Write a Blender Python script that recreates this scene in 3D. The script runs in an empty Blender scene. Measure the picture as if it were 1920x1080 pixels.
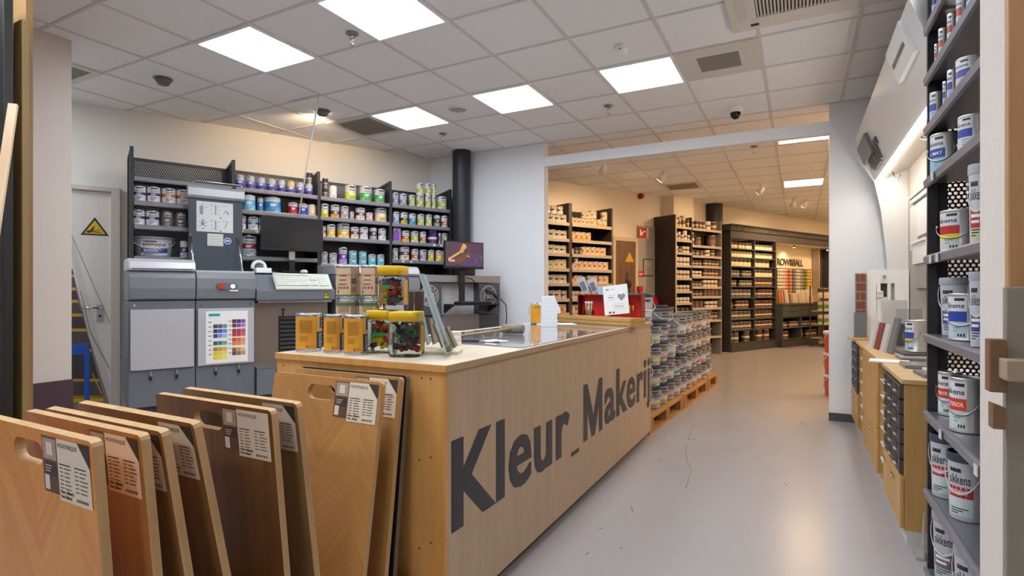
import bpy, math, random
from mathutils import Matrix, Vector
random.seed(7)
SC = bpy.context.scene
COL = SC.collection
pi = math.pi

# ---------------------------------------------------------------- camera, world, exposure
H = 1.2264                      # eye height
YAW = 0.4839                    # turned to the left of +Y
FPX, CXP, CYP = 1022.08, 960.0, 546.47
cam = bpy.data.cameras.new('camera'); camo = bpy.data.objects.new('camera', cam); COL.objects.link(camo)
camo.location = (0, 0, H); camo.rotation_euler = (pi/2, 0, YAW)
cam.sensor_width = 36; cam.lens = FPX*36/1920; cam.shift_y = (CYP-540)/1920
cam.clip_start = 0.05; cam.clip_end = 60
SC.camera = camo
world = bpy.data.worlds.new('world'); SC.world = world; world.use_nodes = True
world.node_tree.nodes['Background'].inputs[0].default_value = (0.9, 0.95, 1, 1)
world.node_tree.nodes['Background'].inputs[1].default_value = 0.15
SC.view_settings.view_transform = 'Standard'; SC.view_settings.look = 'None'
SC.view_settings.gamma = 1; SC.view_settings.use_curve_mapping = False
SC.view_settings.exposure = 0.4
SC.cycles.use_denoising = True
SC.cycles.max_bounces = 10; SC.cycles.diffuse_bounces = 6; SC.cycles.glossy_bounces = 4
SC.cycles.transmission_bounces = 8; SC.cycles.transparent_max_bounces = 12
SC.cycles.sample_clamp_indirect = 6; SC.cycles.caustics_reflective = False; SC.cycles.caustics_refractive = False

COOL = (0.87, 0.935, 1.0); WARM = (1.0, 0.67, 0.37)
E_PANEL, E_OFF, E_BACK, E_SPOT = 11.2, 18.5, 21.5, 42.0

# ---------------------------------------------------------------- measuring helpers (camera ray -> point on a real plane)
ca, sa = math.cos(YAW), math.sin(YAW)
def ray(px, py=CYP):
    a = (px-CXP)/FPX
    return (a*ca-sa, a*sa+ca, -(py-CYP)/FPX)
def hz(px, py, z):
    d = ray(px, py); t = (z-H)/d[2]; return (d[0]*t, d[1]*t)
def hl(px, py, A, D):           # vertical plane through A along D -> (x, y, z, s along D, depth)
    d = ray(px, py); n = (-D[1], D[0])
    t = (n[0]*A[0]+n[1]*A[1])/(n[0]*d[0]+n[1]*d[1])
    x, y = d[0]*t, d[1]*t
    return x, y, H+d[2]*t, (x-A[0])*D[0]+(y-A[1])*D[1], t
def zat(py, depth): return H-(py-CYP)*depth/FPX

# ---------------------------------------------------------------- materials
def lin(h):
    h = h.lstrip('#'); o = []
    for i in (0, 2, 4):
        c = int(h[i:i+2], 16)/255
        o.append(c/12.92 if c <= .04045 else ((c+.055)/1.055)**2.4)
    return (*o, 1)
MATS = {}
def M(h, rough=.5, metal=0., name=None, emit=0., spec=.5, alpha=1., trans=0., coat=0., bump=0., bscale=60., vary=0., vscale=3.):
    key = (h, rough, metal, emit, spec, alpha, trans, coat, bump, vary)
    if key in MATS: return MATS[key]
    m = bpy.data.materials.new(name or 'paint_'+h); m.use_nodes = True
    nt = m.node_tree; p = nt.nodes['Principled BSDF']
    p.inputs['Base Color'].default_value = lin(h); p.inputs['Roughness'].default_value = rough
    p.inputs['Metallic'].default_value = metal; p.inputs['Specular IOR Level'].default_value = spec
    p.inputs['Alpha'].default_value = alpha; p.inputs['Transmission Weight'].default_value = trans
    p.inputs['Coat Weight'].default_value = coat
    if emit:
        p.inputs['Emission Color'].default_value = lin(h); p.inputs['Emission Strength'].default_value = emit
    if bump or vary:
        tc = nt.nodes.new('ShaderNodeTexCoord')
        if bump:
            nz = nt.nodes.new('ShaderNodeTexNoise'); nz.inputs['Scale'].default_value = bscale; nz.inputs['Detail'].default_value = 3
            b = nt.nodes.new('ShaderNodeBump'); b.inputs['Strength'].default_value = bump; b.inputs['Distance'].default_value = .01
            nt.links.new(tc.outputs['Object'], nz.inputs['Vector']); nt.links.new(nz.outputs['Fac'], b.inputs['Height']); nt.links.new(b.outputs['Normal'], p.inputs['Normal'])
        if vary:
            nz = nt.nodes.new('ShaderNodeTexNoise'); nz.inputs['Scale'].default_value = vscale; nz.inputs['Detail'].default_value = 4
            mx = nt.nodes.new('ShaderNodeMixRGB'); c = lin(h)
            mx.inputs[1].default_value = tuple(max(0, v*(1-vary)) for v in c[:3])+(1,); mx.inputs[2].default_value = tuple(min(1, v*(1+vary)) for v in c[:3])+(1,)
            nt.links.new(tc.outputs['Object'], nz.inputs['Vector']); nt.links.new(nz.outputs['Fac'], mx.inputs[0]); nt.links.new(mx.outputs[0], p.inputs['Base Color'])
    MATS[key] = m; return m
def E(rgb, s, name='glow'):
    key = (rgb, s, name)
    if key in MATS: return MATS[key]
    m = bpy.data.materials.new(name); m.use_nodes = True; p = m.node_tree.nodes['Principled BSDF']
    p.inputs['Base Color'].default_value = (.8, .8, .8, 1)
    p.inputs['Emission Color'].default_value = (*rgb, 1); p.inputs['Emission Strength'].default_value = s
    MATS[key] = m; return m
def wood(name, c1, c2, axis='z', scale=1., rough=.45, chevron=False, plank=None, coat=0.):
    """grain running along axis; chevron lays the staves in a herringbone in the X/Z plane"""
    m = bpy.data.materials.new(name); m.use_nodes = True; nt = m.node_tree; N = nt.nodes; Lk = nt.links.new
    p = N['Principled BSDF']; p.inputs['Roughness'].default_value = rough; p.inputs['Coat Weight'].default_value = coat
    tc = N.new('ShaderNodeTexCoord'); src = tc.outputs['Object']
    mp = N.new('ShaderNodeMapping'); st = {'x': (1.2, 14, 14), 'y': (14, 1.2, 14), 'z': (14, 14, 1.2)}[axis]
    def mth(op, a, b=None, c=None):
        n = N.new('ShaderNodeMath'); n.operation = op
        for i, v in enumerate((a, b, c)):
            if v is None: continue
            if isinstance(v, (int, float)): n.inputs[i].default_value = v
            else: Lk(v, n.inputs[i])
        return n.outputs[0]
    cell = None
    if chevron:
        sx = N.new('ShaderNodeSeparateXYZ'); Lk(src, sx.inputs[0])
        fr = mth('FRACT', mth('DIVIDE', mth('ADD', sx.outputs[0], 5.03), .36)); tri = mth('ABSOLUTE', mth('SUBTRACT', fr, .5))
        v = mth('ADD', sx.outputs[2], mth('MULTIPLY', tri, .5))
        side = mth('GREATER_THAN', fr, .5)
        st_ = mth('FLOOR', mth('DIVIDE', v, .085))
        cv = N.new('ShaderNodeCombineXYZ'); Lk(st_, cv.inputs[0]); Lk(side, cv.inputs[1])
        wn = N.new('ShaderNodeTexWhiteNoise'); Lk(cv.outputs[0], wn.inputs['Vector']); cell = wn.outputs['Value']
        cx = N.new('ShaderNodeCombineXYZ'); Lk(mth('MULTIPLY', v, 24*scale), cx.inputs[0]); Lk(mth('MULTIPLY', sx.outputs[0], 3*scale), cx.inputs[2]); Lk(cell, cx.inputs[1])
        vec = cx.outputs[0]
    else:
        mp.inputs['Scale'].default_value = tuple(s*scale for s in st); Lk(src, mp.inputs[0]); vec = mp.outputs[0]
        if plank:
            sx = N.new('ShaderNodeSeparateXYZ'); Lk(src, sx.inputs[0])
            wn = N.new('ShaderNodeTexWhiteNoise'); wn.noise_dimensions = '1D'
            Lk(mth('FLOOR', mth('DIVIDE', sx.outputs['xyz'.index(plank[0])], plank[1])), wn.inputs['W']); cell = wn.outputs['Value']
    nz = N.new('ShaderNodeTexNoise'); nz.inputs['Scale'].default_value = 2.2; nz.inputs['Detail'].default_value = 6; nz.inputs['Distortion'].default_value = .6
    Lk(vec, nz.inputs['Vector'])
    rp = N.new('ShaderNodeValToRGB'); rp.color_ramp.elements[0].position = .3; rp.color_ramp.elements[1].position = .7
    rp.color_ramp.elements[0].color = lin(c1); rp.color_ramp.elements[1].color = lin(c2)
    f = nz.outputs['Fac']
    if cell is not None: f = mth('ADD', mth('MULTIPLY', f, .72), mth('MULTIPLY', cell, .28))
    Lk(f, rp.inputs[0]); Lk(rp.outputs[0], p.inputs['Base Color'])
    return m
def perforated(name, h, pitch, rad, ax=(0, 2)):
    m = bpy.data.materials.new(name); m.use_nodes = True; nt = m.node_tree; N = nt.nodes; Lk = nt.links.new
    p = N['Principled BSDF']; p.inputs['Base Color'].default_value = lin(h); p.inputs['Roughness'].default_value = .45
    tc = N.new('ShaderNodeTexCoord'); sx = N.new('ShaderNodeSeparateXYZ'); Lk(tc.outputs['Object'], sx.inputs[0])
    def mth(op, a, b=None):
        n = N.new('ShaderNodeMath'); n.operation = op
        for i, v in enumerate((a, b)):
            if v is None: continue
            if isinstance(v, (int, float)): n.inputs[i].default_value = v
            else: Lk(v, n.inputs[i])
        return n.outputs[0]
    def grid(off):
        u = mth('SUBTRACT', mth('FRACT', mth('ADD', mth('DIVIDE', mth('ADD', sx.outputs[ax[0]], 20), pitch), off)), .5)
        v = mth('SUBTRACT', mth('FRACT', mth('ADD', mth('DIVIDE', mth('ADD', sx.outputs[ax[1]], 20), pitch*1.732), off)), .5)
        v = mth('MULTIPLY', v, 1.732)
        return mth('LESS_THAN', mth('ADD', mth('MULTIPLY', u, u), mth('MULTIPLY', v, v)), (rad/pitch)**2)
    hole = mth('MAXIMUM', grid(0.), grid(.5))
    Lk(mth('SUBTRACT', 1., hole), p.inputs['Alpha'])
    return m

# ---------------------------------------------------------------- mesh builder
class B:
    def __init__(s): s.v = []; s.f = []; s.m = []; s.sm = []
    def add(s, vs, fs, mi=0, smooth=False):
        o = len(s.v); s.v += [tuple(p) for p in vs]
        for f in fs: s.f.append([i+o for i in f]); s.m.append(mi); s.sm.append(smooth)
        return s
    def box(s, x0, y0, z0, x1, y1, z1, mi=0, rot=None, piv=None):
        vs = [(x0, y0, z0), (x1, y0, z0), (x1, y1, z0), (x0, y1, z0), (x0, y0, z1), (x1, y0, z1), (x1, y1, z1), (x0, y1, z1)]
        if rot is not None:
            c = Vector(piv or ((x0+x1)/2, (y0+y1)/2, (z0+z1)/2)); vs = [tuple(rot @ (Vector(p)-c) + c) for p in vs]
        return s.add(vs, [(0, 3, 2, 1), (4, 5, 6, 7), (0, 1, 5, 4), (1, 2, 6, 5), (2, 3, 7, 6), (3, 0, 4, 7)], mi)
    def prism(s, poly, axis, a, b, mi=0, smooth=False):
        """poly of 2D points extruded along axis from a to b: x -> (y,z), y -> (x,z), z -> (x,y)"""
        def P(p, t): return {'x': (t, p[0], p[1]), 'y': (p[0], t, p[1]), 'z': (p[0], p[1], t)}[axis]
        n = len(poly); o = len(s.v)
        s.v += [P(p, a) for p in poly]+[P(p, b) for p in poly]
        def F(f, sm=False): s.f.append(f); s.m.append(mi); s.sm.append(sm)
        F([o+i for i in range(n)]); F([o+n+i for i in reversed(range(n))])
        for i in range(n): j = (i+1) % n; F([o+i, o+n+i, o+n+j, o+j], smooth)
        return s
    def rod(s, p0, p1, r, seg=8, mi=0, r2=None, smooth=True):
        p0, p1 = Vector(p0), Vector(p1); d = (p1-p0).normalized()
        u = d.orthogonal().normalized(); w = d.cross(u); r2 = r if r2 is None else r2; o = len(s.v)
        for p, q in ((p0, r), (p1, r2)):
            for i in range(seg):
                t = 2*pi*i/seg; s.v.append(tuple(p+(u*math.cos(t)+w*math.sin(t))*q))
        for i in range(seg):
            j = (i+1) % seg; s.f.append([o+i, o+j, o+seg+j, o+seg+i]); s.m.append(mi); s.sm.append(smooth)
        s.f.append([o+i for i in reversed(range(seg))]); s.m.append(mi); s.sm.append(False)
        s.f.append([o+seg+i for i in range(seg)]); s.m.append(mi); s.sm.append(False)
        return s
    def tube(s, pts, r, seg=6, mi=0):
        pts = [Vector(p) for p in pts]; o = len(s.v); u = None
        for k, p in enumerate(pts):
            d = (pts[min(k+1, len(pts)-1)]-pts[max(k-1, 0)]).normalized()
            u = d.orthogonal().normalized() if u is None else (u-d*u.dot(d)).normalized()
            w = d.cross(u)
            for i in range(seg):
                t = 2*pi*i/seg; s.v.append(tuple(p+(u*math.cos(t)+w*math.sin(t))*r))
        for k in range(len(pts)-1):
            for i in range(seg):
                j = (i+1) % seg; s.f.append([o+k*seg+i, o+k*seg+j, o+(k+1)*seg+j, o+(k+1)*seg+i]); s.m.append(mi); s.sm.append(True)
        s.f.append([o+i for i in reversed(range(seg))]); s.m.append(mi); s.sm.append(False)
        s.f.append([o+(len(pts)-1)*seg+i for i in range(seg)]); s.m.append(mi); s.sm.append(False)
        return s
    def lathe(s, prof, seg=20, c=(0, 0, 0), sx=1., sy=1., smooth=True, power=None):
        """prof: (radius, z, material of the ring up to the next point); closed by centre fans when radius is 0"""
        o = len(s.v); k = []
        for (r, z, *_) in prof:
            if r <= 1e-9: k.append(('c', len(s.v))); s.v.append((c[0], c[1], c[2]+z))
            else:
                k.append(('r', len(s.v)))
                for i in range(seg):
                    t = 2*pi*i/seg; x, y = math.cos(t), math.sin(t)
                    if power: q = (abs(x)**power+abs(y)**power)**(-1/power); x, y = x*q, y*q
                    s.v.append((c[0]+r*x*sx, c[1]+r*y*sy, c[2]+z))
        for q in range(len(prof)-1):
            mi = prof[q][2] if len(prof[q]) > 2 else 0
            (t0, a), (t1, b) = k[q], k[q+1]
            for i in range(seg):
                j = (i+1) % seg
                if t0 == 'c' and t1 == 'r': f = [a, b+j, b+i]
                elif t0 == 'r' and t1 == 'c': f = [a+i, a+j, b]
                elif t0 == 'r': f = [a+i, a+j, b+j, b+i]
                else: continue
                s.f.append(f); s.m.append(mi); s.sm.append(smooth)
        return s
    def arc(s, r, a0, a1, z0, z1, mi=0, seg=10, r2=None):
        """upright curved strip facing -y at angle 0"""
        r2 = r if r2 is None else r2; o = len(s.v)
        for i in range(seg+1):
            a = a0+(a1-a0)*i/seg
            s.v.append((r*math.sin(a), -r*math.cos(a), z0)); s.v.append((r2*math.sin(a), -r2*math.cos(a), z1))
        for i in range(seg):
            s.f.append([o+2*i, o+2*i+2, o+2*i+3, o+2*i+1]); s.m.append(mi); s.sm.append(True)
        return s
    def tri(s, vs, fs, mi=0): return s.add(vs, fs, mi)
    def mesh(s, name, mats):
        me = bpy.data.meshes.new(name); me.from_pydata(s.v, [], s.f)
        for m in mats: me.materials.append(m)
        me.polygons.foreach_set('material_index', s.m); me.polygons.foreach_set('use_smooth', s.sm); me.update()
        return me
    def obj(s, name, mats, parent=None, loc=None, rotz=None, bevel=0.):
        if not isinstance(mats, (list, tuple)): mats = [mats]
        return put(name, s.mesh(name, mats), parent, loc, rotz, bevel)
def put(name, me, parent=None, loc=None, rotz=None, bevel=0.):
    o = bpy.data.objects.new(name, me); COL.objects.link(o)
    if parent is not None: o.parent = parent
    if loc is not None: o.location = loc
    if rotz is not None: o.rotation_euler = (0, 0, rotz)
    if bevel:
        b = o.modifiers.new('edge', 'BEVEL'); b.width = bevel; b.segments = 2; b.limit_method = 'ANGLE'; b.angle_limit = .7
    return o
def tag(o, label, cat, group=None):
    o['label'] = label; o['category'] = cat
    if group: o['group'] = group
    return o
def thing(name, label, cat, loc=(0, 0, 0), rotz=0., group=None):
    o = bpy.data.objects.new(name, None); COL.objects.link(o); o.empty_display_size = .1
    o.location = loc; o.rotation_euler = (0, 0, rotz); return tag(o, label, cat, group)
def struct(o): o['kind'] = 'structure'; return o
def dup(o, loc=None, rotz=None, label=None):
    c = o.copy(); COL.objects.link(c)
    if loc is not None: c.location = loc
    if rotz is not None: c.rotation_euler = (0, 0, rotz)
    if label: c['label'] = label
    for ch in list(o.children):
        k = ch.copy(); COL.objects.link(k); k.parent = c
        for g in list(ch.children):
            h = g.copy(); COL.objects.link(h); h.parent = k
    return c
TXT = {}
def text(body, bold=0., space=1.):
    """flat glyph mesh: (verts x,y with 0..width / cap height 1, faces, width)"""
    key = (body, bold, space)
    if key in TXT: return TXT[key]
    cu = bpy.data.curves.new('lettering', 'FONT'); cu.body = body; cu.size = 1; cu.offset = bold; cu.space_character = space; cu.resolution_u = 3
    o = bpy.data.objects.new('lettering', cu)
    me = bpy.data.meshes.new_from_object(o)
    vs = [(v.co.x, v.co.y) for v in me.vertices]; fs = [list(p.vertices) for p in me.polygons]
    bpy.data.objects.remove(o); bpy.data.curves.remove(cu); bpy.data.meshes.remove(me)
    xs = [v[0] for v in vs]; ys = [v[1] for v in vs]
    x0, x1, y0, y1 = min(xs), max(xs), min(ys), max(ys)
    TXT[key] = (vs, fs, x0, x1, y0, y1); return TXT[key]
def fit(b, body, u0, u1, v0, v1, fn, mi=0, bold=0., space=1.):
    """lay a text into the rectangle u0..u1 x v0..v1 of a surface; fn(u, v) -> point"""
    vs, fs, x0, x1, y0, y1 = text(body, bold, space)
    b.add([fn(u0+(x-x0)/(x1-x0)*(u1-u0), v0+(y-y0)/(y1-y0)*(v1-v0)) for x, y in vs], fs, mi); return b
ORD = 'zeroth first second third fourth fifth sixth seventh eighth ninth tenth eleventh twelfth thirteenth fourteenth fifteenth sixteenth seventeenth'.split()

# ---------------------------------------------------------------- shared materials
m_wall = M('e9e6e1', .6, name='wall_paint', bump=.03, bscale=180)
m_wallw = M('eceef2', .55, name='white_wall_paint')
m_cream = M('eee2cf', .35, name='cream_gloss_wall')
m_ceil = M('f2f2f3', .9, name='ceiling_tile', bump=.12, bscale=400, vary=.02, vscale=40)
m_grid = M('d6d4d3', .6, name='ceiling_grid_paint')
m_black = M('17181b', .45, name='black'); m_dark = M('2d2c30', .42, name='dark_metal'); m_char = M('3a3b40', .4, name='charcoal_metal')
m_lip = M('85848d', .42, .2, name='shelf_edge_metal')
m_steel = M('a9adb3', .28, .9, name='brushed_steel'); m_chrome = M('d5d7da', .14, 1., name='chrome'); m_tin = M('c9ccd2', .22, .9, name='tinplate')
m_white = M('f1f1ef', .45, name='white'); m_paper = M('f2f2f0', .7, name='paper')
m_slate = M('6d727c', .42, name='slate_grey_paint'); m_sgrey = M('7c8088', .4, name='machine_grey_paint'); m_lgrey = M('c4c6cd', .38, name='light_grey_paint')
# ================================================================ the setting
CZ = 3.02
W1A, W1D = (-4.33, 6.127), (.4472, .8944)          # wall behind the mixers
W2A = (-2.314, 10.519); W2D = (.4545, .8908); _k = math.hypot(*W2D); W2D = (W2D[0]/_k, W2D[1]/_k); W2N = (W2D[1], -W2D[0])
W2ROT = math.atan2(W2D[1], W2D[0])
def w2(s, off, z=0.): return (W2A[0]+W2D[0]*s+W2N[0]*off, W2A[1]+W2D[1]*s+W2N[1]*off, z)

m_floor = M('aaa6a8', .24, name='grey_resin_floor', vary=.05, vscale=1.2, spec=.5)
struct(B().box(-9, -5, -.1, 4, 20, 0).obj('floor', m_floor))
struct(B().box(-9, -5, CZ, 4, 20, CZ+.1).obj('ceiling', m_ceil))
sq = B()
for pts in ([(1303, 795), (1298, 802), (1295, 815), (1290, 822), (1298, 826), (1305, 821)], [(1288, 834), (1285, 850), (1290, 868), (1296, 880), (1291, 900), (1286, 915)], [(1182, 948), (1187, 960)], [(1122, 990), (1129, 992)], [(1163, 1027), (1167, 1030)], [(1500, 790), (1512, 797)], [(1098, 1040), (1104, 1036)], [(1238, 690+170), (1241, 866)], [(1470, 905), (1476, 911)]):
    sq.tube([(*hz(px, py, 0), .0006) for px, py in pts], .0016, 4)
struct(sq.obj('floor_scuffs', M('5c5658', .6)))
g = B()
GX, GY, GYB = -3.8448, 2.3996, 9.85
for i in range(-9, 13):
    x = GX+.6*i; g.box(x-.012, -5, CZ-.006, x+.012, 20, CZ)
for j in range(-12, 7):
    y = GY+.6*j
    if y < 6.05: g.box(-9, y-.011, CZ-.005, 4, y+.011, CZ)
for j in range(-6, 17): y = GYB+.6*j; g.box(-9, y-.011, CZ-.005, 4, y+.011, CZ)
struct(g.obj('ceiling_grid', m_grid))

def slab(name, A, D, s0, s1, t, z0, z1, m, mats=None):
    """wall slab whose visible face runs through A along D; thickness goes to the left of D"""
    o = B().box(s0, 0, z0, s1, t, z1).obj(name, m, None, (A[0], A[1], 0), math.atan2(D[1], D[0])); return struct(o)
slab('wall_left', W1A, W1D, -9, .05, .12, 0, CZ, m_wall)
slab('wall_back_left', W2A, W2D, -4.75, 9.5, .12, 0, CZ, m_cream)
struct(B().box(-4.42, 6.0, 0, -2.717, 6.125, CZ).obj('wall_centre', m_wallw))
struct(B().box(.26, 6.0, 0, 1.6, 6.125, CZ).obj('wall_column', m_wallw))
struct(B().box(-2.717, 6.01, 2.735, .26, 6.11, 2.851).obj('ceiling_beam', m_wallw))
struct(B().box(.255, 5.985, 0, .47, 6.0, .075).obj('baseboard_column', M('4a4b4c', .5)))
struct(B().box(1.25, -5, 0, 1.37, 6.0, CZ).obj('wall_right', m_wall))
struct(B().box(.846, 3.12, 0, .95, 6.0, CZ).obj('wall_booth', M('aaa39c', .6)))
struct(B().box(-9, -5, 0, 4, -4.9, CZ).obj('wall_rear', m_wall))
struct(B().box(2.2, 6.125, 0, 2.3, 20, CZ).obj('wall_back_right', m_cream))
struct(B().box(-1, 18.6, 0, 3.5, 18.7, CZ).obj('wall_back', m_cream))
struct(B().box(-9, -5, 0, -8.9, 3, CZ).obj('wall_far_left', m_wall))
# white wall end beside the stairs, with its aubergine skirting
X = -4.6
o = struct(B().box(X-.22, .9, 0, X, 1.985, CZ).obj('wall_partition', M('cfc4bd', .55)))
struct(B().box(X, .9, 0, X+.012, 1.99, .6).obj('baseboard_partition', M('43303a', .5)))
# square cream column in the back room
struct(B().box(.02, -.27, 0, .62, 0, CZ).obj('pillar_square', m_cream, None, w2(0, 0), W2ROT))
# the round steel pillars
def pillar(x, y, r, name, label):
    t = thing(name, label, 'pillar', (x, y, 0)); t['kind'] = 'structure'
    B().lathe([(r, 0), (r, CZ)], 32).obj('shaft', M('2c2d36', .38, .2, bump=.05, bscale=25), t)
    B().lathe([(r+.006, 0), (r+.006, .03), (r, .03)], 32).obj('foot_ring', m_black, t)
pillar(-3.815, 5.872, .117, 'round_pillar', 'dark round steel pillar against the white wall behind the small monitor')
pillar(-1.54, 11.85, .17, 'round_pillar', 'dark round steel pillar rising behind the brown tin rack')

# ================================================================ ceiling fixtures
GRPL = 'square ceiling light panels'
def panel(x0, y0, col, e, label, group=GRPL, w=.6, l=.6):
    t = thing('ceiling_light', label, 'ceiling light', (x0+w/2, y0+l/2, CZ), 0, group)
    a, b = w/2, l/2
    f = B()
    for (p, q, r, s) in ((-a, -b, a, -b+.022), (-a, b-.022, a, b), (-a, -b+.022, -a+.022, b-.022), (a-.022, -b+.022, a, b-.022)): f.box(p, q, -.016, r, s, -.001)
    f.obj('frame', m_white, t)
    B().box(-a+.022, -b+.022, -.008, a-.022, b-.022, -.002).obj('diffuser', E(col, e, 'led_panel_%d' % int(e*10+col[2]*100)), t)
    return t
names = {(0, 0): 'bright white ceiling panel above the front of the left mixers', (2, 0): 'bright white ceiling panel nearest above the counter, cut by the frame',
         (0, 3): 'bright white ceiling panel beside the grey return-air grille', (2, 3): 'bright white ceiling panel next to the round ceiling speaker',
         (4, 3): 'bright white ceiling panel just beyond the smoke detector'}
for (i, j), lb in names.items(): panel(GX+.6*i, GY+.6*j, COOL, E_PANEL, lb)
for (i, j) in ((4, 0), (0, -3), (2, -3), (4, -3), (7, -1), (-4, -2), (1, -7), (5, -7)):  # one unseen panel, off to the left, is added to brighten the hazard door
    panel(GX+.6*i, GY+.6*j, COOL, E_OFF, 'unseen white ceiling light panel over the shop floor outside the frame', 'ceiling light panels behind the viewer')
panel(-.23, 6.75, WARM, E_BACK, 'warm ceiling light panel seen as a thin strip under the white beam', 'warm back-room light panels')
panel(-.23, 9.85, WARM, E_BACK, 'warm ceiling light panel further inside the back room', 'warm back-room light panels')
for (x, y) in ((1.25, 8.0), (1.25, 11.5), (1.25, 14.5)):
    panel(x, y, WARM, E_BACK*1.6, 'warm ceiling light panel in the part of the back room behind the column', 'warm back-room light panels out of sight')
# grilles
def grille(x0, y0, w, l, label, inset=.06):
    t = thing('ceiling_vent', label, 'vent', (x0+w/2, y0+l/2, CZ)); a, b = w/2, l/2
    f = B()
    for (p, q, r, s) in ((-a, -b, a, -b+inset), (-a, b-inset, a, b), (-a, -b+inset, -a+inset, b-inset), (a-inset, -b+inset, a, b-inset)): f.box(p, q, -.012, r, s, -.001)
    f.obj('frame', M('d6d2ca', .6), t)
    s_ = B(); n = 24
    s_.box(-a+inset, -b+inset, -.006, a-inset, b-inset, -.002, 1)
    for k in range(n): y = -b+inset+(2*b-2*inset)*(k+.5)/n; s_.box(-a+inset, y-.003, -.011, a-inset, y+.003, -.006, 0)
    s_.obj('grating', [M('a39d94', .6), M('8d8880', .7)], t)
grille(GX-.6, GY+1.8, .6, .6, 'square grey return-air grille above the paint tin wall rack')
grille(GX-1.8, GY-.6, .6, .6, 'square grey air grille at the ceiling edge beside the white wall end')
grille(GX+3.0, GY+1.8, .6, .6, 'small oblong grey ceiling grille set in a plain tile', .15)
grille(GX+1.8, GYB-.6, .6, .6, 'grey grille in the warm back-room ceiling before the square pillar')
def xyc(px, py): return hz(px, py, CZ)
# recessed downlights
for (px, py, lb, on) in ((306, 147, 'dark recessed eyeball spotlight above the hazard door', False), (605, 207, 'lit recessed eyeball spotlight above the black monitor', True)):
    x, y = xyc(px, py); t = thing('recessed_spotlight', lb, 'spotlight', (x, y, CZ))
    B().lathe([(.07, -.001), (.073, -.01), (.056, -.016), (.054, -.004), (0, -.004)], 24).obj('rim', M('77777a', .4, .3), t)
    B().lathe([(.055, -.006), (.056, -.03), (.04, -.055), (0, -.058)], 20).obj('eyeball', M('6a6a6e', .4, .3), t)
    if on:
        B().lathe([(.03, -.0), (0, -.001)], 16, (0, 0, 0)).obj('lamp', E((1, .75, .45), 20), t, (-.035, .03, -.05))
        l = bpy.data.lights.new('spot_beam', 'SPOT'); l.energy = 24; l.color = (1, .7, .42); l.spot_size = 2.2; l.spot_blend = .6; l.shadow_soft_size = .04
        lo = bpy.data.objects.new('spot_beam', l); COL.objects.link(lo); lo.parent = t; lo.location = (-.06, .03, -.075)
        lo.rotation_euler = Vector((-.85, .38, -.45)).to_track_quat('-Z', 'Y').to_euler()
# sprinklers and speaker eye
for (px, py, lb) in ((660, 62, 'chrome fire sprinkler beside the large front light panel'), (1141, 198, 'chrome fire sprinkler below the middle light panels'), (830, 250, 'dark sprinkler head above the round steel pillar'), (1414, 274, 'small sprinkler head on the back-room ceiling under the beam')):
    x, y = xyc(px, py); t = thing('fire_sprinkler', lb, 'sprinkler', (x, y, CZ), 0, 'ceiling sprinklers')
    B().lathe([(.042, -.001), (.044, -.008), (.02, -.018), (0, -.018)], 20).obj('escutcheon', M('8b8b8d', .3, .8), t)
    B().rod((0, 0, -.015), (0, 0, -.035), .012, 10).rod((-.014, 0, -.03), (-.006, 0, -.075), .004, 6).rod((.014, 0, -.03), (.006, 0, -.075), .004, 6).rod((0, 0, -.072), (0, 0, -.08), .008, 8).obj('frame_arms', m_chrome, t)
    B().lathe([(0, -.08), (.02, -.082), (.022, -.085), (0, -.087)], 12).obj('deflector', m_chrome, t)
x, y = xyc(858, 204); t = thing('ceiling_speaker', 'flat round grey ceiling speaker between two light panels', 'speaker', (x, y, CZ))
B().lathe([(.1, -.001), (.1, -.01), (.085, -.014), (.083, -.008)], 32).obj('rim', m_white, t); B().lathe([(.083, -.008), (0, -.012)], 32).obj('grille_cloth', M('a8a5a2', .8), t)
x, y = xyc(1166, 86); t = thing('smoke_detector', 'white round smoke detector in front of a light panel', 'smoke detector', (x, y, CZ))
B().lathe([(.055, -.001), (.055, -.02), (.05, -.024), (0, -.024)], 24).obj('base', m_white, t); B().lathe([(.045, -.024), (.045, -.03), (.035, -.05), (.02, -.056), (0, -.056)], 24).obj('chamber', m_white, t)
B().box(-.006, -.046, -.04, .006, -.04, -.034).obj('indicator', M('30323a', .4), t)
x, y = xyc(1379, 202); t = thing('security_camera', 'white dome security camera on the ceiling before the beam', 'camera', (x, y, CZ))
B().lathe([(.068, -.001), (.07, -.03), (.06, -.045), (.05, -.05), (0, -.05)], 28).obj('housing', m_white, t); B().lathe([(.05, -.05), (.047, -.075), (.034, -.1), (.015, -.112), (0, -.114)], 24).obj('dome', M('1b1b1e', .12), t)
# air conditioning cassette
t = thing('air_conditioner', 'cream ceiling cassette air conditioner with a black slotted outlet', 'air conditioner', (.06, 3.55, CZ))
f = B(); a = .46
f.box(-a, -a, -.03, a, -.3, -.001).box(-a, .3, -.03, a, a, -.001).box(-a, -.3, -.03, -.3, .3, -.001).box(.3, -.3, -.03, a, .3, -.001)
f.obj('fascia', M('ddd8d0', .45), t, bevel=.004)
s_ = B().box(-.3, -.3, -.012, .3, .3, -.003, 1)
for k in range(30): x = -.3+.6*(k+.5)/30; s_.box(x-.0055, -.3, -.026, x+.0055, .3, -.012, 0)
s_.obj('outlet_slats', [M('cfc9c0', .5), m_black], t)
for (p, q, r, s) in ((-.41, -.26, -.35, .26), (.35, -.26, .41, .26)): B().box(p, q, -.034, r, s, -.03).obj('louver', M('d3cec6', .45), t, bevel=.003)
B().box(-.34, .37, -.033, -.29, .4, -.03).obj('sensor', m_dark, t)
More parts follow.
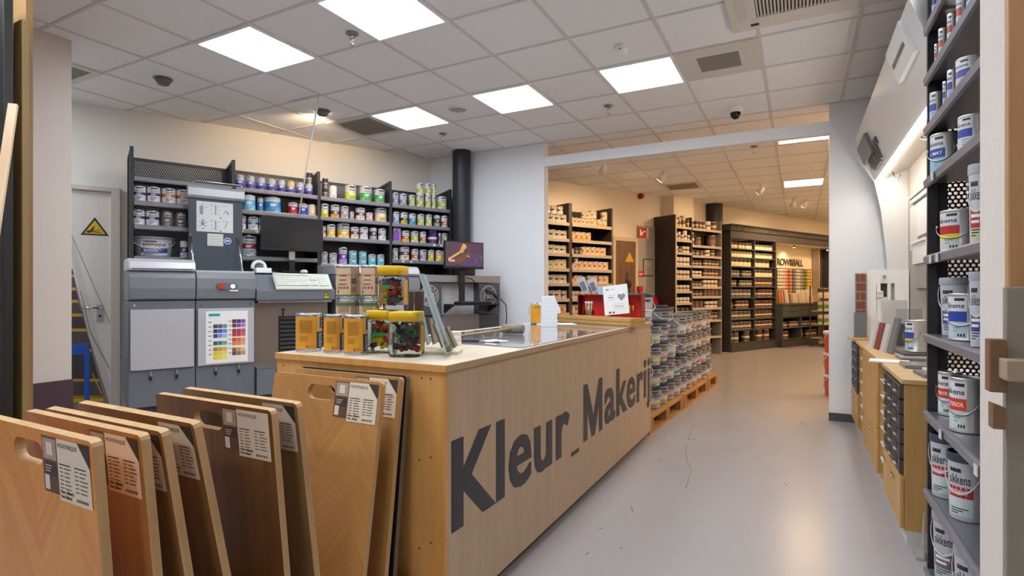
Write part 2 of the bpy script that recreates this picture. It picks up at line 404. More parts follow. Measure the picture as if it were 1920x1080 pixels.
# cable drop over the mixer monitor
x, y = xyc(597, 178); p = B(); q = (-4.18, 3.62)
p.tube([(x-.35, y-.02, CZ-.012), (x, y, CZ-.01), (x-.01, y+.005, CZ-.06), ((x+q[0])/2-.02, (y+q[1])/2, 2.4), (q[0], q[1], 1.92)], .007, 6)
tag(p.obj('power_cable', M('d8d6d0', .5)), 'thin white cable hanging from the ceiling to the black monitor', 'cable')
# track spotlights of the back room
for (px, py, tgt, lb) in ((1132, 303, w2(-2.5, .2, 1.5), 'slim white spotlight nearest the white wall edge'), (1243, 320, w2(-2.2, .2, 1.6), 'white cone spotlight lighting the orange tin rack'),
                          (1427, 346, w2(.4, .2, 1.4), 'white cone spotlight lighting the brown tin rack'), (1510, 373, w2(2.6, .2, 1.3), 'white cone spotlight over the dark paint bookcase'), (1488, 372, w2(3.4, .2, 1.3), 'smaller white spotlight beside the one over the bookcase')):
    x, y = xyc(px, py); t = thing('ceiling_spotlight', lb, 'spotlight', (x, y, CZ), 0, 'back-room ceiling spotlights')
    d = (Vector(tgt)-Vector((x, y, CZ-.1))).normalized(); c = Vector((0, 0, -.09))
    B().rod((0, 0, -.001), (0, 0, -.03), .03, 12).rod((0, 0, -.03), (0, 0, -.08), .008, 8).obj('mount', m_white, t)
    B().rod(c-d*.06, c+d*.07, .03, 16, 0, .06).obj('lamp_head', m_white, t)
    B().rod(c+d*.0705, c+d*.073, .052, 16).obj('lamp_face', E((1, .78, .5), 14), t)
    l = bpy.data.lights.new('spot_beam', 'SPOT'); l.energy = E_SPOT; l.color = (1, .68, .38); l.spot_size = 1.9; l.spot_blend = .7; l.shadow_soft_size = .05
    lo = bpy.data.objects.new('spot_beam', l); COL.objects.link(lo); lo.parent = t; lo.location = c+d*.085; lo.rotation_euler = d.to_track_quat('-Z', 'Y').to_euler()
# ================================================================ counter
CX0 = -1.10; CYN, CYF, CTOP = 1.585, 4.60, .967
m_front = wood('grey_beech_veneer', 'b89c7e', 'c4a98b', 'z', .8, .5)
m_ply = wood('orange_plywood', 'd0954f', 'dea55f', 'z', .7, .5)
m_top = wood('pale_worktop', 'cdbda6', 'd9cab4', 'y', .6, .4)
m_topedge = wood('worktop_edge', 'a98a68', 'b99a78', 'y', 1., .5)
cnt = thing('shop_counter', 'long wooden counter with big dark lettering along its front', 'counter', (CX0, CYN, 0))
D_, W_ = CYF-CYN, .86
seam = hl(1080, 700, (CX0, 0), (0, 1))[1]-CYN
B().box(-W_+.02, .021, .056, -.021, D_-.021, .941).obj('carcass', m_ply, cnt)
B().box(-W_, 0, .055, 0, .02, .942).obj('end_panel', m_ply, cnt)
B().box(-W_, D_-.02, .055, 0, D_, .942).obj('end_panel', m_front, cnt)
B().box(-.02, .0205, .055, 0, seam-.0015, .942).obj('front_panel', m_front, cnt)
B().box(-.02, seam+.0015, .055, 0, D_-.0205, .942).obj('front_panel', m_front, cnt)
B().box(-W_+.06, .05, 0, -.045, D_-.05, .055).obj('plinth', m_black, cnt)
sc = B(); rnd = random.Random(3)
for (x, z) in [(-.82, .915), (-.66, .915), (-.52, .91), (-.3, .91), (-.1, .915), (-.06, .915), (-.11, .62), (-.06, .635), (-.11, .3), (-.06, .33)]: sc.rod((x, -.0015, z), (x, .001, z), .004, 8)
sc.obj('screw_heads', M('6d4a2c', .6), cnt)
lt = B(); F = lambda u, v: (.0012, u-CYN, v)
for body, y0, y1, z0, z1 in (('Kleur', 1.625, 2.765, .354, .69), ('_', 2.785, 2.905, .322, .345), ('akerij', 3.36, 4.575, .262, .695)):
    for k_, dy_ in enumerate((-.008, 0., .008)): fit(lt, body, y0+.008+dy_, y1-.008+dy_, z0, z1, lambda u, v, k_=k_: (.001+.0003*k_, u-CYN, v), 0, .017 if body != '_' else .0, 1.06)
ym, wm, zm0, zm1, sw_ = 2.977, .345, .354, .685, .07       # the capital M
lt.add([F(ym, zm0), F(ym+sw_, zm0), F(ym+sw_, zm1), F(ym, zm1)], [(0, 1, 2, 3)]); lt.add([F(ym+wm-sw_, zm0), F(ym+wm, zm0), F(ym+wm, zm1), F(ym+wm-sw_, zm1)], [(0, 1, 2, 3)])
lt.add([F(ym+sw_, zm1), F(ym+sw_, zm1-.17), F(ym+wm/2-.03, zm0), F(ym+wm/2, zm0), F(ym+wm/2, zm0+.13)], [(0, 1, 2, 3, 4)]); lt.add([F(ym+wm-sw_, zm1), F(ym+wm/2, zm0+.13), F(ym+wm/2, zm0), F(ym+wm/2+.03, zm0), F(ym+wm-sw_, zm1-.17)], [(0, 1, 2, 3, 4)])
lt.obj('lettering', M('3b3a40', .5, name='anthracite_lettering'), cnt)
js = hl(982, 654, (CX0, 0), (0, 1))[1]
t = thing('worktop', 'pale worktop section on the counter end beside the orange tins', 'worktop', (CX0, CYN, 0))
B().box(-W_-.005, -.004, .9425, .008, js-CYN-.001, CTOP).obj('top', m_top, t); B().box(.008, -.004, .9425, .0105, js-CYN-.001, CTOP-.001).obj('edge_band', m_topedge, t)
B().box(-W_-.005, -.0065, .9425, .008, -.004, CTOP-.001).obj('edge_band', m_ply, t)
t = thing('worktop', 'longer far worktop section under the glossy grey sheet', 'worktop', (CX0, js, 0))
B().box(-W_-.005, .001, .9425, .008, CYF-js+.025, CTOP).obj('top', m_top, t); B().box(.008, .001, .9425, .0105, CYF-js+.025, CTOP-.001).obj('edge_band', m_topedge, t)
# glossy sheet on the far section
tag(B().prism([(CX0-.01, js+.01), (CX0-.01, 4.28), (CX0-.78, 4.28), (CX0-.78, js+.1)], 'z', CTOP+.0005, CTOP+.0045).obj('counter_mat', M('8d8f96', .06, name='glossy_grey_sheet', coat=.6), bevel=.001), 'glossy grey reflecting sheet covering the far part of the counter', 'counter mat')

# ================================================================ flooring sample boards
from mathutils.geometry import tessellate_polygon
def plate(b, outer, holes, y0, y1, mi=0, mie=None):
    """upright plate in the X/Z plane with holes"""
    mie = mi if mie is None else mie
    loops = [outer]+holes; flat = [p for l in loops for p in l]
    tr = tessellate_polygon([[Vector((p[0], p[1], 0)) for p in l] for l in loops])
    n = len(flat)
    b.add([(p[0], y0, p[1]) for p in flat]+[(p[0], y1, p[1]) for p in flat], [tuple(t_) for t_ in tr]+[tuple(i+n for i in reversed(t_)) for t_ in tr], mi)
    for l in loops:
        k = len(l); b.add([(p[0], y0, p[1]) for p in l]+[(p[0], y1, p[1]) for p in l], [(i, (i+1) % k, k+(i+1) % k, k+i) for i in range(k)], mie)
    return b
def stadium(cx, cz, w, h, n=8):
    r = h/2; o = []
    for i in range(n+1): a = -pi/2+pi*i/n; o.append((cx+w/2-r+r*math.cos(a), cz+r*math.sin(a)))
    for i in range(n+1): a = pi/2+pi*i/n; o.append((cx-w/2+r+r*math.cos(a), cz+r*math.sin(a)))
    return o
m_edge = wood('oak_edge', 'ae8758', 'c49e6e', 'z', 1.2, .5)
m_ink = M('5b5348', .7, name='card_print'); m_inkd = M('2b2826', .7); m_card = M('ead9c2', .6, name='cream_card'); m_cardc = M('3b3733', .6)
BX, BW = -1.235, .527
boards = [(172, 829, 191, 1080, 'orange herringbone oak sample board standing nearest, cut by the frame', ('d98836', 'e8a04a'), True, 1),
          (263, 817, 287, 1080, 'plain brown oak sample board second from the front of the rack', ('a66e38', 'ba8448'), False, 1),
          (302, 810, 346, 1080, 'brown sample board third from the front, mostly hidden behind its neighbour', ('8c5f30', 'a2723e'), False, 1),
          (362, 795, 418, 1080, 'warm brown oak sample board fourth from the front, leaning most', ('835728', '996a38'), False, 2),
          (508, 770, 533, 1080, 'dark brown oak sample board with card and grip slot, fifth from the front', ('6c4722', '875c30'), False, 3),
          (556, 757, 590, 1080, 'greyed oak sample board sixth from the front, behind the dark brown one', ('8b693f', 'a07c4e'), False, 2),
          (717, 717, 702, 864, 'herringbone sample board with grip slot leaning towards the counter end', ('b37e46', 'c69256'), True, 1),
          (752, 708, 739, 864, 'sample board between the herringbone board and the black board', ('a97b45', 'be8f55'), False, 1),
          (770, 703, 759, 864, 'black sample board leaning directly against the counter end', ('1d1b1b', '282525'), False, 4)]
for k, (p1, q1, p2, q2, lb, cols, chev, style) in enumerate(boards):
    _, y1, z1, _, _ = hl(p1, q1, (BX, 0), (0, 1)); _, y2, z2, _, _ = hl(p2, q2, (BX, 0), (0, 1))
    th = .02; t_ = math.atan2(y2-y1, z1-z2); zb = .03 if t_ > 0 else .03
    L = (z1-zb)/math.cos(t_)
    if k == 8: y1 -= .022
    yb = y1+(z1-zb)*math.tan(t_)
    t = thing('flooring_sample_board', lb, 'sample board', (BX-BW/2, yb, zb), 0, None); t.rotation_euler = (t_, 0, 0)
    a = BW/2; r = .012
    outer = [(-a, 0), (a, 0), (a, L-r), (a-r*.3, L-r*.3), (a-r, L), (-a+r, L), (-a+r*.3, L-r*.3), (-a, L-r)]
    mm = wood('oak_sample_%s' % cols[0], cols[0], cols[1], 'z', .8 if not chev else 1, .42, chev)
    plate(B(), outer, [stadium(-.012, L-.055, .135, .052)], 0, th, 0, 1).obj('board', [mm, m_edge if style != 4 else M('6b5a4c', .5)], t)
    # information card with its picture strip
    c = B(); z1c, z0c = L-.01, L-.142; x0, x1, x2 = .057, .121, .251; y = -.0012
    q = lambda u0, v0, u1, v1, mi, yy=y: c.add([(u0, yy, v0), (u1, yy, v0), (u1, yy, v1), (u0, yy, v1)], [(0, 1, 2, 3)], mi)
    fy = lambda u, v: (u, y-.0006, v)
    if style in (1, 3):
        q(x0, z0c+.01, x1, z1c, 1); q(x0+.004, z1c-.05, x1-.003, z1c-.004, 2, y-.0004); q(x0+.012, z1c-.085, x1-.006, z1c-.055, 3, y-.0004)
        q(x0+.02, z1c-.04, x0+.045, z1c-.012, 4, y-.0006)
        q(x0+.006, z0c+.016, x0+.026, z0c+.048, 4, y-.0006)
        for u in range(3): q(x0+.012, z1c-.064-u*.006, x0+.04-u*.004, z1c-.062-u*.006, 4, y-.0008)
    if style == 4:
        q(x0, z0c, x2, z1c, 5); q(x1, z0c, x2, z1c-.04, 0, y-.0003)
    else:
        cut = style in (1, 2)
        c.add([(x1, y, z0c), (x2, y, z0c)]+([(x2, y, z1c-.05), (x2-.045, y, z1c)] if cut else [(x2, y, z1c)])+[(x1, y, z1c)], [tuple(range(5 if cut else 4))], 0)
        if cut: c.add([(x2-.043, y, z1c), (x2, y, z1c), (x2, y, z1c-.048)], [(0, 1, 2)], 5)
    fit(c, 'MONTINIQUE', x1+.006, x2-.046, z1c-.02, z1c-.009, fy, 6); 
    rnd = random.Random(k)
    for col in (0, 1):
        u0 = x1+.007+col*.062
        c.add([fy(u0, z1c-.052), fy(u0+.045, z1c-.052), fy(u0+.045, z1c-.0545), fy(u0, z1c-.0545)], [(0, 1, 2, 3)], 7)
        for r_ in range(6):
            v = z1c-.06-r_*.0085
            for (s0, s1) in ((0, .012+rnd.random()*.004), (.02, .038+rnd.random()*.012)):
                c.add([fy(u0+s0, v), fy(u0+s1, v), fy(u0+s1, v-.0022), fy(u0+s0, v-.0022)], [(0, 1, 2, 3)], 6)
    fit(c, 'Kleur_Makerij', x1+.006, x1+.058, z0c+.015, z0c+.024, fy, 7, .03); fit(c, 'Kleur_Makerij', x1+.006, x1+.05, z0c+.005, z0c+.014, fy, 7, .03)
    for u in range(6): c.add([fy(x1+.07+u*.008, z0c+.008), fy(x1+.075+u*.008, z0c+.008), fy(x1+.075+u*.008, z0c+.014), fy(x1+.07+u*.008, z0c+.014)], [(0, 1, 2, 3)], 6)
    c.obj('information_card', [m_card, M('6a4a3a', .6), M('b49a86', .6), M('4a3a38', .6), M('e6d8c8', .6), m_cardc, m_ink, m_inkd], t)
# low rack that holds the boards (base and two rails)
t = thing('board_rack', 'low wooden rack on the floor holding the flooring sample boards', 'rack', (BX-BW/2, .3, 0))
B().box(-.32, 0, 0, .3, 1.26, .026).obj('base', m_ply, t)
for x in (-.32, .28): B().box(x, 0, .026, x+.02, 1.26, .2).obj('rail', m_ply, t)
# ================================================================ paint tins and buckets: shared meshes per design
TM = {}
def band(h, rough=.3, metal=.0): return M(h, rough, metal, coat=.25)
def tin_meshes(key, lo, mid, hi, z1, z2, ink, brand, seg=20, lidc=None):
    """unit tin (radius 1, height 1): lower field, middle band, upper field; brand text and print lines as a wrapped label"""
    if key in TM: return TM[key]
    mats = [m_tin, band(lo), band(mid), band(hi), M(ink, .5), M('f4f3f1', .5)]
    b = B().lathe([(0, 0), (.95, 0, 0), (1.0, .015, 0), (1.0, .035, 1), (.985, .04, 1), (.985, z1, 2), (.985, z2, 3), (.985, .955, 0), (1.0, .96, 0), (1.0, .985, 0), (.97, 1., 0), (.93, .998, 0), (.93, .965, 0), (0, .965)], seg)
    body = b.mesh('tin_body_'+key, mats)
    l = B().lathe([(.925, .966, 0), (.9, .985, 0), (.84, .985, 0), (.82, .972, 0), (0, .972)], max(12, seg-4)); lid = l.mesh('tin_lid_'+key, [M(lidc, .4) if lidc else m_tin])
    p = B(); fn = lambda u, v: (.992*math.sin(u), -.992*math.cos(u), v)
    if brand:
        p.arc(.99, -.55, .55, z2+(.955-z2)*.62, z2+(.955-z2)*.86, 0, 6)
        fit(p, brand, -.62, .62, z2+(.955-z2)*.14, z2+(.955-z2)*.5, fn, 0, .01)
    for k in range(2): p.arc(.991, -.5, .3-.2*k, z1+(z2-z1)*(.52-.26*k), z1+(z2-z1)*(.68-.26*k), 1, 5)
    for k in range(3): p.arc(.991, -.55, .5-.25*k, z1*(.7-.2*k), z1*(.78-.2*k), 0, 5)
    pr = p.mesh('tin_print_'+key, mats[4:6])
    TM[key] = (body, lid, pr); return TM[key]
def tin(key, spec, x, y, z, r, h, rot, label, group, parts=True, name='paint_tin', cat='paint tin', brand='sikkens'):
    body, lid, pr = tin_meshes(key, *spec[1:7], brand=spec[7] if len(spec) > 7 else brand, seg=20 if parts else 14)
    o = put(name, body, None, (x, y, z)); o.scale = (r, r, h); tag(o, label, cat, group)
    if parts: put('lid', lid, o); put('label_print', pr, o, None, rot)
    return o
# key -> (description, lower colour, band colour, upper colour, band bottom, band top, ink, brand)
W, S = 'e9e8ec', 'd5d6dc'
TT = {
 'purple': ('white tin with a purple band', W, '57307a', W, .42, .6, '2b2a33'),
 'orange': ('white tin with an orange band', W, 'd2752a', W, .42, .62, '2b2a33'),
 'pure':   ('dark grey tin with pale lettering', '66645f', '6e6c67', '5c5a56', .3, .55, 'cfcac0', 'PURE'),
 'small':  ('small bottle-like white tin with a purple label', W, '5a4288', W, .3, .62, '2b2a33', ''),
 'blue':   ('dark blue and silver tin', '3a3f9a', '6f79c6', 'b9bccb', .35, .6, '23254d', ''),
 'bluey':  ('blue tin with a yellow top', '4b4f9f', '8a86c2', 'd3bf86', .3, .55, '23254d', ''),
 'sky':    ('large sky-blue tub with a white top', '8cc8e8', '5fb3e2', 'eef2f5', .3, .68, '39505f', ''),
 'azure':  ('large azure tub with a white top', '5aa3dd', '3d8fd6', 'eef2f5', .3, .68, '39505f', ''),
 'azures': ('azure tub half hidden behind the larger azure tub', '3f86c8', '3a7cc0', 'aebccb', .3, .68, '39505f', ''),
 'red':    ('red tin with a white top', 'b32840', 'a81f38', 'ece9ea', .3, .66, '4a2a2e', 'sikkens'),
 'royal':  ('royal blue tin with a white top', '2f49c0', '2743bb', 'ece9ea', .3, .66, '2a2e4a', 'sikkens'),
 'cream':  ('cream tin with a small leaf picture', 'e9dcbd', 'e6d6b0', 'ecdfc4', .25, .5, '9c8a68', ''),
 'mauve':  ('pale tin with a mauve band', W, '9a7fa6', W, .4, .58, '3c3546'),
 'whiteb': ('white tin with a blue band', W, '5e7fc0', W, .42, .6, '2b2a33'),
 'tub':    ('large white tub with a red band', 'c9d0dc', '9c3040', 'dcdbe0', .36, .6, '2b2a33'),
 'dark':   ('dark brown tin with a silver stripe', '46403f', '7b7472', '3c3635', .4, .55, 'b9b2ac', ''),
 'pail':   ('pale pink pail with dark lettering', 'eadfe0', 'e3d4d6', 'efe6e6', .3, .6, '3a3a48', ''),
 'lime':   ('large silver tin with a lime green label', 'b5cc4a', 'c3d655', S, .3, .55, '2c3030'),
 'green':  ('large silver tin with a green label', '5fb06a', '49a35a', S, .3, .58, '2c3030'),
 'limes':  ('tin with a yellow-green lower half', 'c5cf3c', 'cdd848', W, .25, .48, '2c3030'),
 'aubyel': ('white tin with an aubergine and yellow band', 'e8a838', '5d2f52', W, .3, .55, '2c2a30'),
 'grey':   ('grey and silver tin', 'b7b5bb', 'a09ea6', 'd0cfd4', .4, .58, '32323a'),
 'aub':    ('white tin with an aubergine band', 'e6d9c2', '643554', W, .38, .62, '2c2a30'),
 'pink':   ('small tin with a pink label', 'e9c3c6', 'd9a4ae', W, .35, .6, '2c2a30'),
 'beige':  ('large silver tin with a beige label', 'e7cd98', 'e9d3a2', 'c7c8cc', .35, .58, '2c2a30'),
 'yellow': ('white tin with a yellow label', 'f0e6cf', 'e8bd2c', W, .16, .52, '2c2a30'),
 'yelbig': ('large silver tin with a yellow label', 'efe4c6', 'e6ba28', 'cfcfd6', .18, .52, '2c2a30'),
 'turq':   ('silver tin with a turquoise label', '6cc0cf', '77c8d6', 'c4c7cf', .35, .62, '2a3a40'),
 'purpbig':('silver tin with a violet label', 'b9a6cf', '6b3fb0', 'd4d3da', .3, .6, '2a2a38'),
 'plum':   ('silver tin with a plum lower edge', 'd8aebb', '7f88ae', 'd3d5e0', .22, .5, '2b2f4a'),
 'chart':  ('silver tin with a yellow-green label', 'e0dfd2', 'bfc24e', 'dcdddd', .22, .58, '3a3c33'),
 'oran2':  ('white tin with a burnt orange label', 'ded6cf', 'c56a34', W, .2, .52, '2c2a30'),
 'oranY':  ('white tin with an orange and yellow label', 'e6c34a', 'b8632e', W, .28, .54, '2c2a30'),
 'iceb':   ('white tin with an ice-blue label', 'a9c0e4', '8fb0dc', W, .3, .56, '2a3248'),
 'sea':    ('silver tin with a sea-blue label', '59b0d0', '3f8fc0', W, .3, .58, '2a3248'),
 'yelblk': ('silver tin with a yellow and black label', 'e3b92e', '33302c', W, .34, .55, '2c2a30'),
 'anth':   ('anthracite and white tin', '8f9096', '3b3b42', 'c2c3c8', .35, .7, 'dddde2'),
 'swirl':  ('large purple tin with a white swirl', '4b2d78', 'e4dfec', '4b2d78', .34, .52, 'b8304a', ''),
 'lilac':  ('white tin with a lilac label', 'd7cfe8', '9d8cc0', W, .2, .5, '2c2a30'),
 'yel2':   ('white tin with a bright yellow label', 'ecdc8a', 'ebcb3a', W, .2, .58, '2c2a30'),
}
BM = {}
def bucket_meshes(key, body, lid, low, mid, ink, brand, word=None):
    if key in BM: return BM[key]
    b = B().lathe([(0, 0), (.84, 0, 0), (.86, .01, 0), (.96, .86, 0), (.985, .87, 0), (.985, .9, 0), (.93, .9), (0, .9)], 24)
    mb = b.mesh('bucket_body_'+key, [M(body, .4)])
    l = B().lathe([(.99, .86), (1.03, .87), (1.03, .965), (1.0, .985), (.93, .985), (.91, .95), (0, .95)], 24); ml = l.mesh('bucket_lid_'+key, [M(lid, .42)])
    p = B(); R = lambda v: .862+.1*v
    for (v0, v1, mi) in (((.07, .2, 0), (.2, .42, 1), (.42, .8, 2)) if not word else ((.07, .34, 0), (.34, .5, 1), (.5, .8, 2))): p.arc(R(v0)+.004, -.75, .75, v0, v1, mi, 10, R(v1)+.004)
    fn = lambda u, v: ((R(v)+.012)*math.sin(u), -(R(v)+.012)*math.cos(u), v)
    p.arc(R(.73)+.01, -.6, .1, .71, .77, 3, 6, R(.77)+.01)
    if brand: fit(p, brand, -.65, .6, .54, .68, fn, 3, .012)
    if word: fit(p, word, -.62, .5, .385, .45, fn, 4, .02)
    else: p.arc(R(.35)+.01, -.6, .4, .33, .37, 4, 6); p.arc(R(.28)+.01, -.6, .2, .26, .295, 4, 6)
    for k in range(3): p.arc(R(.2)+.01, -.6, .5-.3*k, .17-.035*k, .185-.035*k, 3, 6)
    mp = p.mesh('bucket_print_'+key, [M(low, .4), M(mid, .4), M(body, .4), M(ink, .5), m_white])
    h = B(); pts = []
    for i in range(13): a = -pi/2+pi*i/12; pts.append((1.0*math.sin(a), -.75*math.cos(a)-.25, .82-.42*math.cos(a)))
    h.tube(pts, .02, 5); mh = h.mesh('bucket_handle', [M('dcdcda', .35)])
    BM[key] = (mb, ml, mp, mh); return BM[key]
def bucket(key, spec, x, y, z, r, h, rot, label, group, parts=True, name='paint_bucket', cat='paint bucket'):
    mb, ml, mp, mh = bucket_meshes(key, *spec)
    o = put(name, mb, None, (x, y, z)); o.scale = (r, r, h); tag(o, label, cat, group)
    put('lid', ml, o); put('label_print', mp, o, None, rot); put('handle', mh, o, None, rot)
    return o
def tinrow(A, D, zs, rot, items, where, group, setback=.03, name='paint_tin', cat='paint tin', table=TT, anchor='from door', lim=None):
    """stand tins read left to right from their picture extents on the shelf line A + sD at height zs; returns placed data"""
    N_ = (D[1], -D[0]); n = 0; prev = None
    for it in items:
        x0, x1, yt, key = it[:4]; opt = it[4] if len(it) > 4 else {}
        px = (x0+x1)/2; r = .05
        for _ in range(4):
            off = -(setback+r+opt.get('back', 0)); A2 = (A[0]+N_[0]*off, A[1]+N_[1]*off); X_, Y_, Z_, s_, b_ = hl(px, yt, A2, D); r = (x1-x0)*b_/FPX/2*.93
        if lim:
            s2 = min(max(s_, lim[0]+r*1.02), lim[1]-r*1.02); X_ += D[0]*(s2-s_); Y_ += D[1]*(s2-s_)
        z0 = opt.get('z', zs)+.0015; h = opt.get('h') or (H-(yt-CYP)*(b_-r)/FPX-z0)
        sp = table[key]
        if not opt.get('same'): n += 1
        lb = opt.get('label') or '%s, %s %s, %s' % (sp[0], ORD[n], anchor, where)
        tin(key, sp, X_, Y_, z0, r, h, rot+opt.get('rot', 0), lb, group, True, name, cat)
        if opt.get('stack'):        # a second tin on top of it: (key, height)
            k2 = opt['stack']; tin(k2, table[k2], X_, Y_, z0+h+.001, r, h, rot+.1, '%s atop the %s %s, %s' % (table[k2][0], ORD[n], anchor, where), group, True, name, cat)
# ================================================================ wall rack behind the mixers
SA = hz(247, 274, 2.53); SB = hz(848, 355.5, 2.53)
SD = (SB[0]-SA[0], SB[1]-SA[1]); _k = math.hypot(*SD); SD = (SD[0]/_k, SD[1]/_k); SN = (SD[1], -SD[0]); SROT = math.atan2(SD[1], SD[0])
def sl(s, out, z=0.): return (SA[0]+SD[0]*s+SN[0]*out, SA[1]+SD[1]*s+SN[1]*out, z)
m_perf = perforated('perforated_dark_metal', '3a3d44', .02, .0048)
POST = [0, .83, 1.67, 2.515, 3.345]
SHZ = [[2.265, 2.045, 1.83, 1.545], [2.265, 2.045, 1.85, 1.58], [2.262, 2.043, 1.825, 1.53], [2.264, 2.038, 1.823, 1.604]]
BAYN = ['nearest the hazard door', 'second from the hazard door', 'third from the hazard door', 'nearest the round pillar']
BAYS = ['door-side bay', 'second bay', 'third bay', 'pillar-side bay']
t0 = None
for i in range(4):
    s0, s1 = POST[i], POST[i+1]; w = s1-s0
    t = thing('shelving_rack', 'black perforated metal rack bay behind the mixers, %s' % BAYN[i], 'rack', sl(s0, 0), SROT, 'rack bays behind the mixers')
    # side frames: front post, rear post, slanted top rail, perforated cheek
    for k, x in enumerate(([0] if i < 3 else [0, w])):
        b = B().box(x-.014, -.004, 0, x+.014, .03, 2.53).box(x-.014, .33, 0, x+.014, .36, 2.5)
        b.prism([(.0, 2.5), (.35, 2.47), (.35, 2.495), (.0, 2.53)], 'x', x-.012, x+.012); b.obj('side_frame', m_dark, t)
        B().box(x-.003, .03, 1.4, x+.003, .33, 2.49).obj('side_panel', m_dark, t)
    b = B().box(.016, .335, 0, .04, .358, 2.5).box(w-.04, .335, 0, w-.016, .358, 2.5).box(.04, .335, 2.47, w-.04, .358, 2.5); b.obj('back_frame', m_dark, t)
    B().box(.04, .342, .3, w-.04, .346, 2.47).obj('back_panel', m_perf, t)
    for z in SHZ[i]+[1.2, .8]:
        B().box(.016, .0, z-.012, w-.016, .33, z).obj('shelf', m_dark, t)
        b = B().prism([(0, z-.043), (0, z+.003), (-.006, z+.003), (-.012, z-.006), (-.012, z-.034), (-.004, z-.043)], 'x', .018, w-.018)
        b.obj('shelf_edge', m_lip, t)
# price tickets clipped on the lower shelf edges
for (px, py, i) in ((453, 429, 2), (482, 430, 2), (814, 458, 2), (827, 458.5, 2), (756, 490, 3), (771, 490.5, 3)):
    x, y, z, s, b = hl(px, py, sl(0, .014), SD); j = 1 if px < 600 else 3
    tag(B().box(-.016, -.003, -.011, .016, 0, .011).obj('price_ticket', M('e4e2de', .5), None, (x, y, SHZ[j][i]-.02), SROT), 'small white price ticket on the shelf edge of the mixer rack', 'price ticket', 'tickets on the mixer rack')
rows = {
 (0, 1): [(250.1, 272.5, 347.5, 'purple'), (276.6, 300, 349, 'purple'), (304, 329, 352, 'orange'), (331.6, 356, 355, 'orange')],
 (0, 2): [(247.8, 269.5, 392.6, 'purple'), (274, 297.7, 394.5, 'purple'), (302.3, 325.3, 396.5, 'pure'), (327, 351, 399, 'pure')],
 (0, 3): [(338, 352, 451, 'small')],
 (1, 0): [(440.7, 457.3, 327.3, 'blue'), (460.8, 477.4, 330, 'blue'), (479.7, 497, 332.5, 'blue'), (499.2, 517, 334.8, 'blue'), (519.3, 534.8, 337, 'blue'), (536.5, 552.6, 339, 'bluey'), (554.3, 569.8, 342, 'blue'), (571.6, 586.5, 344.5, 'blue', {'stack': 'dark'})],
 (1, 1): [(453, 479, 364, 'sky'), (483, 493.5, 371, 'azures'), (494.6, 527, 368, 'azure'), (540, 558, 379, 'red'), (559, 576.5, 381, 'royal'), (577.5, 594, 383, 'cream')],
 (1, 2): [(449, 461, 404, 'mauve'), (464.6, 484, 405.6, 'whiteb'), (485.5, 502, 407, 'whiteb')],
 (1, 3): [(450, 481, 440, 'tub')],
 (2, 0): [(604, 615.5, 352, 'dark', {'stack': 'dark'}), (616.5, 632, 347, 'pail'), (646, 668, 346, 'lime'), (673, 697.5, 349, 'green'), (701, 722, 354, 'green')],
 (2, 1): [(600.5, 616, 381, 'limes'), (619, 636.7, 383, 'aubyel'), (638, 654, 386, 'grey'), (655.5, 664, 396.7, 'grey'), (665.5, 684.4, 389, 'aub'), (685.5, 699.5, 398, 'pink'), (700.4, 726, 389, 'beige')],
 (2, 2): [(600, 611, 424, 'aub'), (611.5, 629, 420, 'yellow'), (630.7, 655.5, 418, 'yelbig'), (656.7, 672.7, 425, 'aub'), (673.3, 690.4, 425.5, 'mauve'), (692, 707, 426.7, 'anth'), (708, 724.4, 427.8, 'mauve')],
 (2, 3): [(600, 614.4, 472, 'grey'), (616.7, 632, 474, 'grey'), (634.4, 651, 463, 'purpbig'), (653.3, 669.5, 483, 'turq', {'stack': 'turq'}), (671.8, 687.8, 484, 'turq', {'stack': 'turq'}), (689.3, 705, 476.7, 'turq'), (706, 721, 477, 'turq')],
 (3, 0): [(734.5, 747.2, 360.6, 'plum'), (748, 763, 362.6, 'plum'), (766, 778.6, 365, 'chart'), (779.5, 795, 366, 'chart', {'stack': 'chart'}), (796.4, 808.5, 367, 'chart', {'stack': 'chart'}), (809, 817.7, 368, 'chart', {'stack': 'chart'}), (819.5, 841, 368, 'chart')],
 (3, 1): [(735.5, 749, 396.7, 'iceb'), (749.8, 764.4, 397.8, 'yelblk'), (765.5, 780, 400, 'sea'), (781, 796, 401, 'chart'), (797, 810.5, 401.8, 'chart'), (812, 825.6, 403, 'anth'), (827, 841, 404, 'oran2')],
 (3, 2): [(751.6, 767.8, 432, 'oranY'), (769, 785, 433, 'chart'), (786.2, 799.4, 434, 'oran2'), (800.4, 820.4, 432, 'swirl'), (821.2, 826.5, 437, 'anth'), (827, 841, 437, 'grey')],
 (3, 3): [(735, 746.7, 465, 'grey'), (747.5, 768, 462, 'aub'), (770, 785, 466.7, 'oran2'), (786, 800, 467.8, 'lilac'), (801, 814.4, 468.4, 'yel2'), (815.6, 829, 469, 'yel2'), (829.8, 842, 470, 'yel2')],
}
SHN = ['top shelf', 'second shelf', 'third shelf', 'lowest shelf']
for (i, k), items in rows.items():
    tinrow(sl(0, 0)[:2], SD, SHZ[i][k], SROT, items, '%s, %s' % (SHN[k], BAYS[i]), 'tins on the rack behind the mixers', anchor='from door', lim=(POST[i]+.005, POST[i+1]-.005))
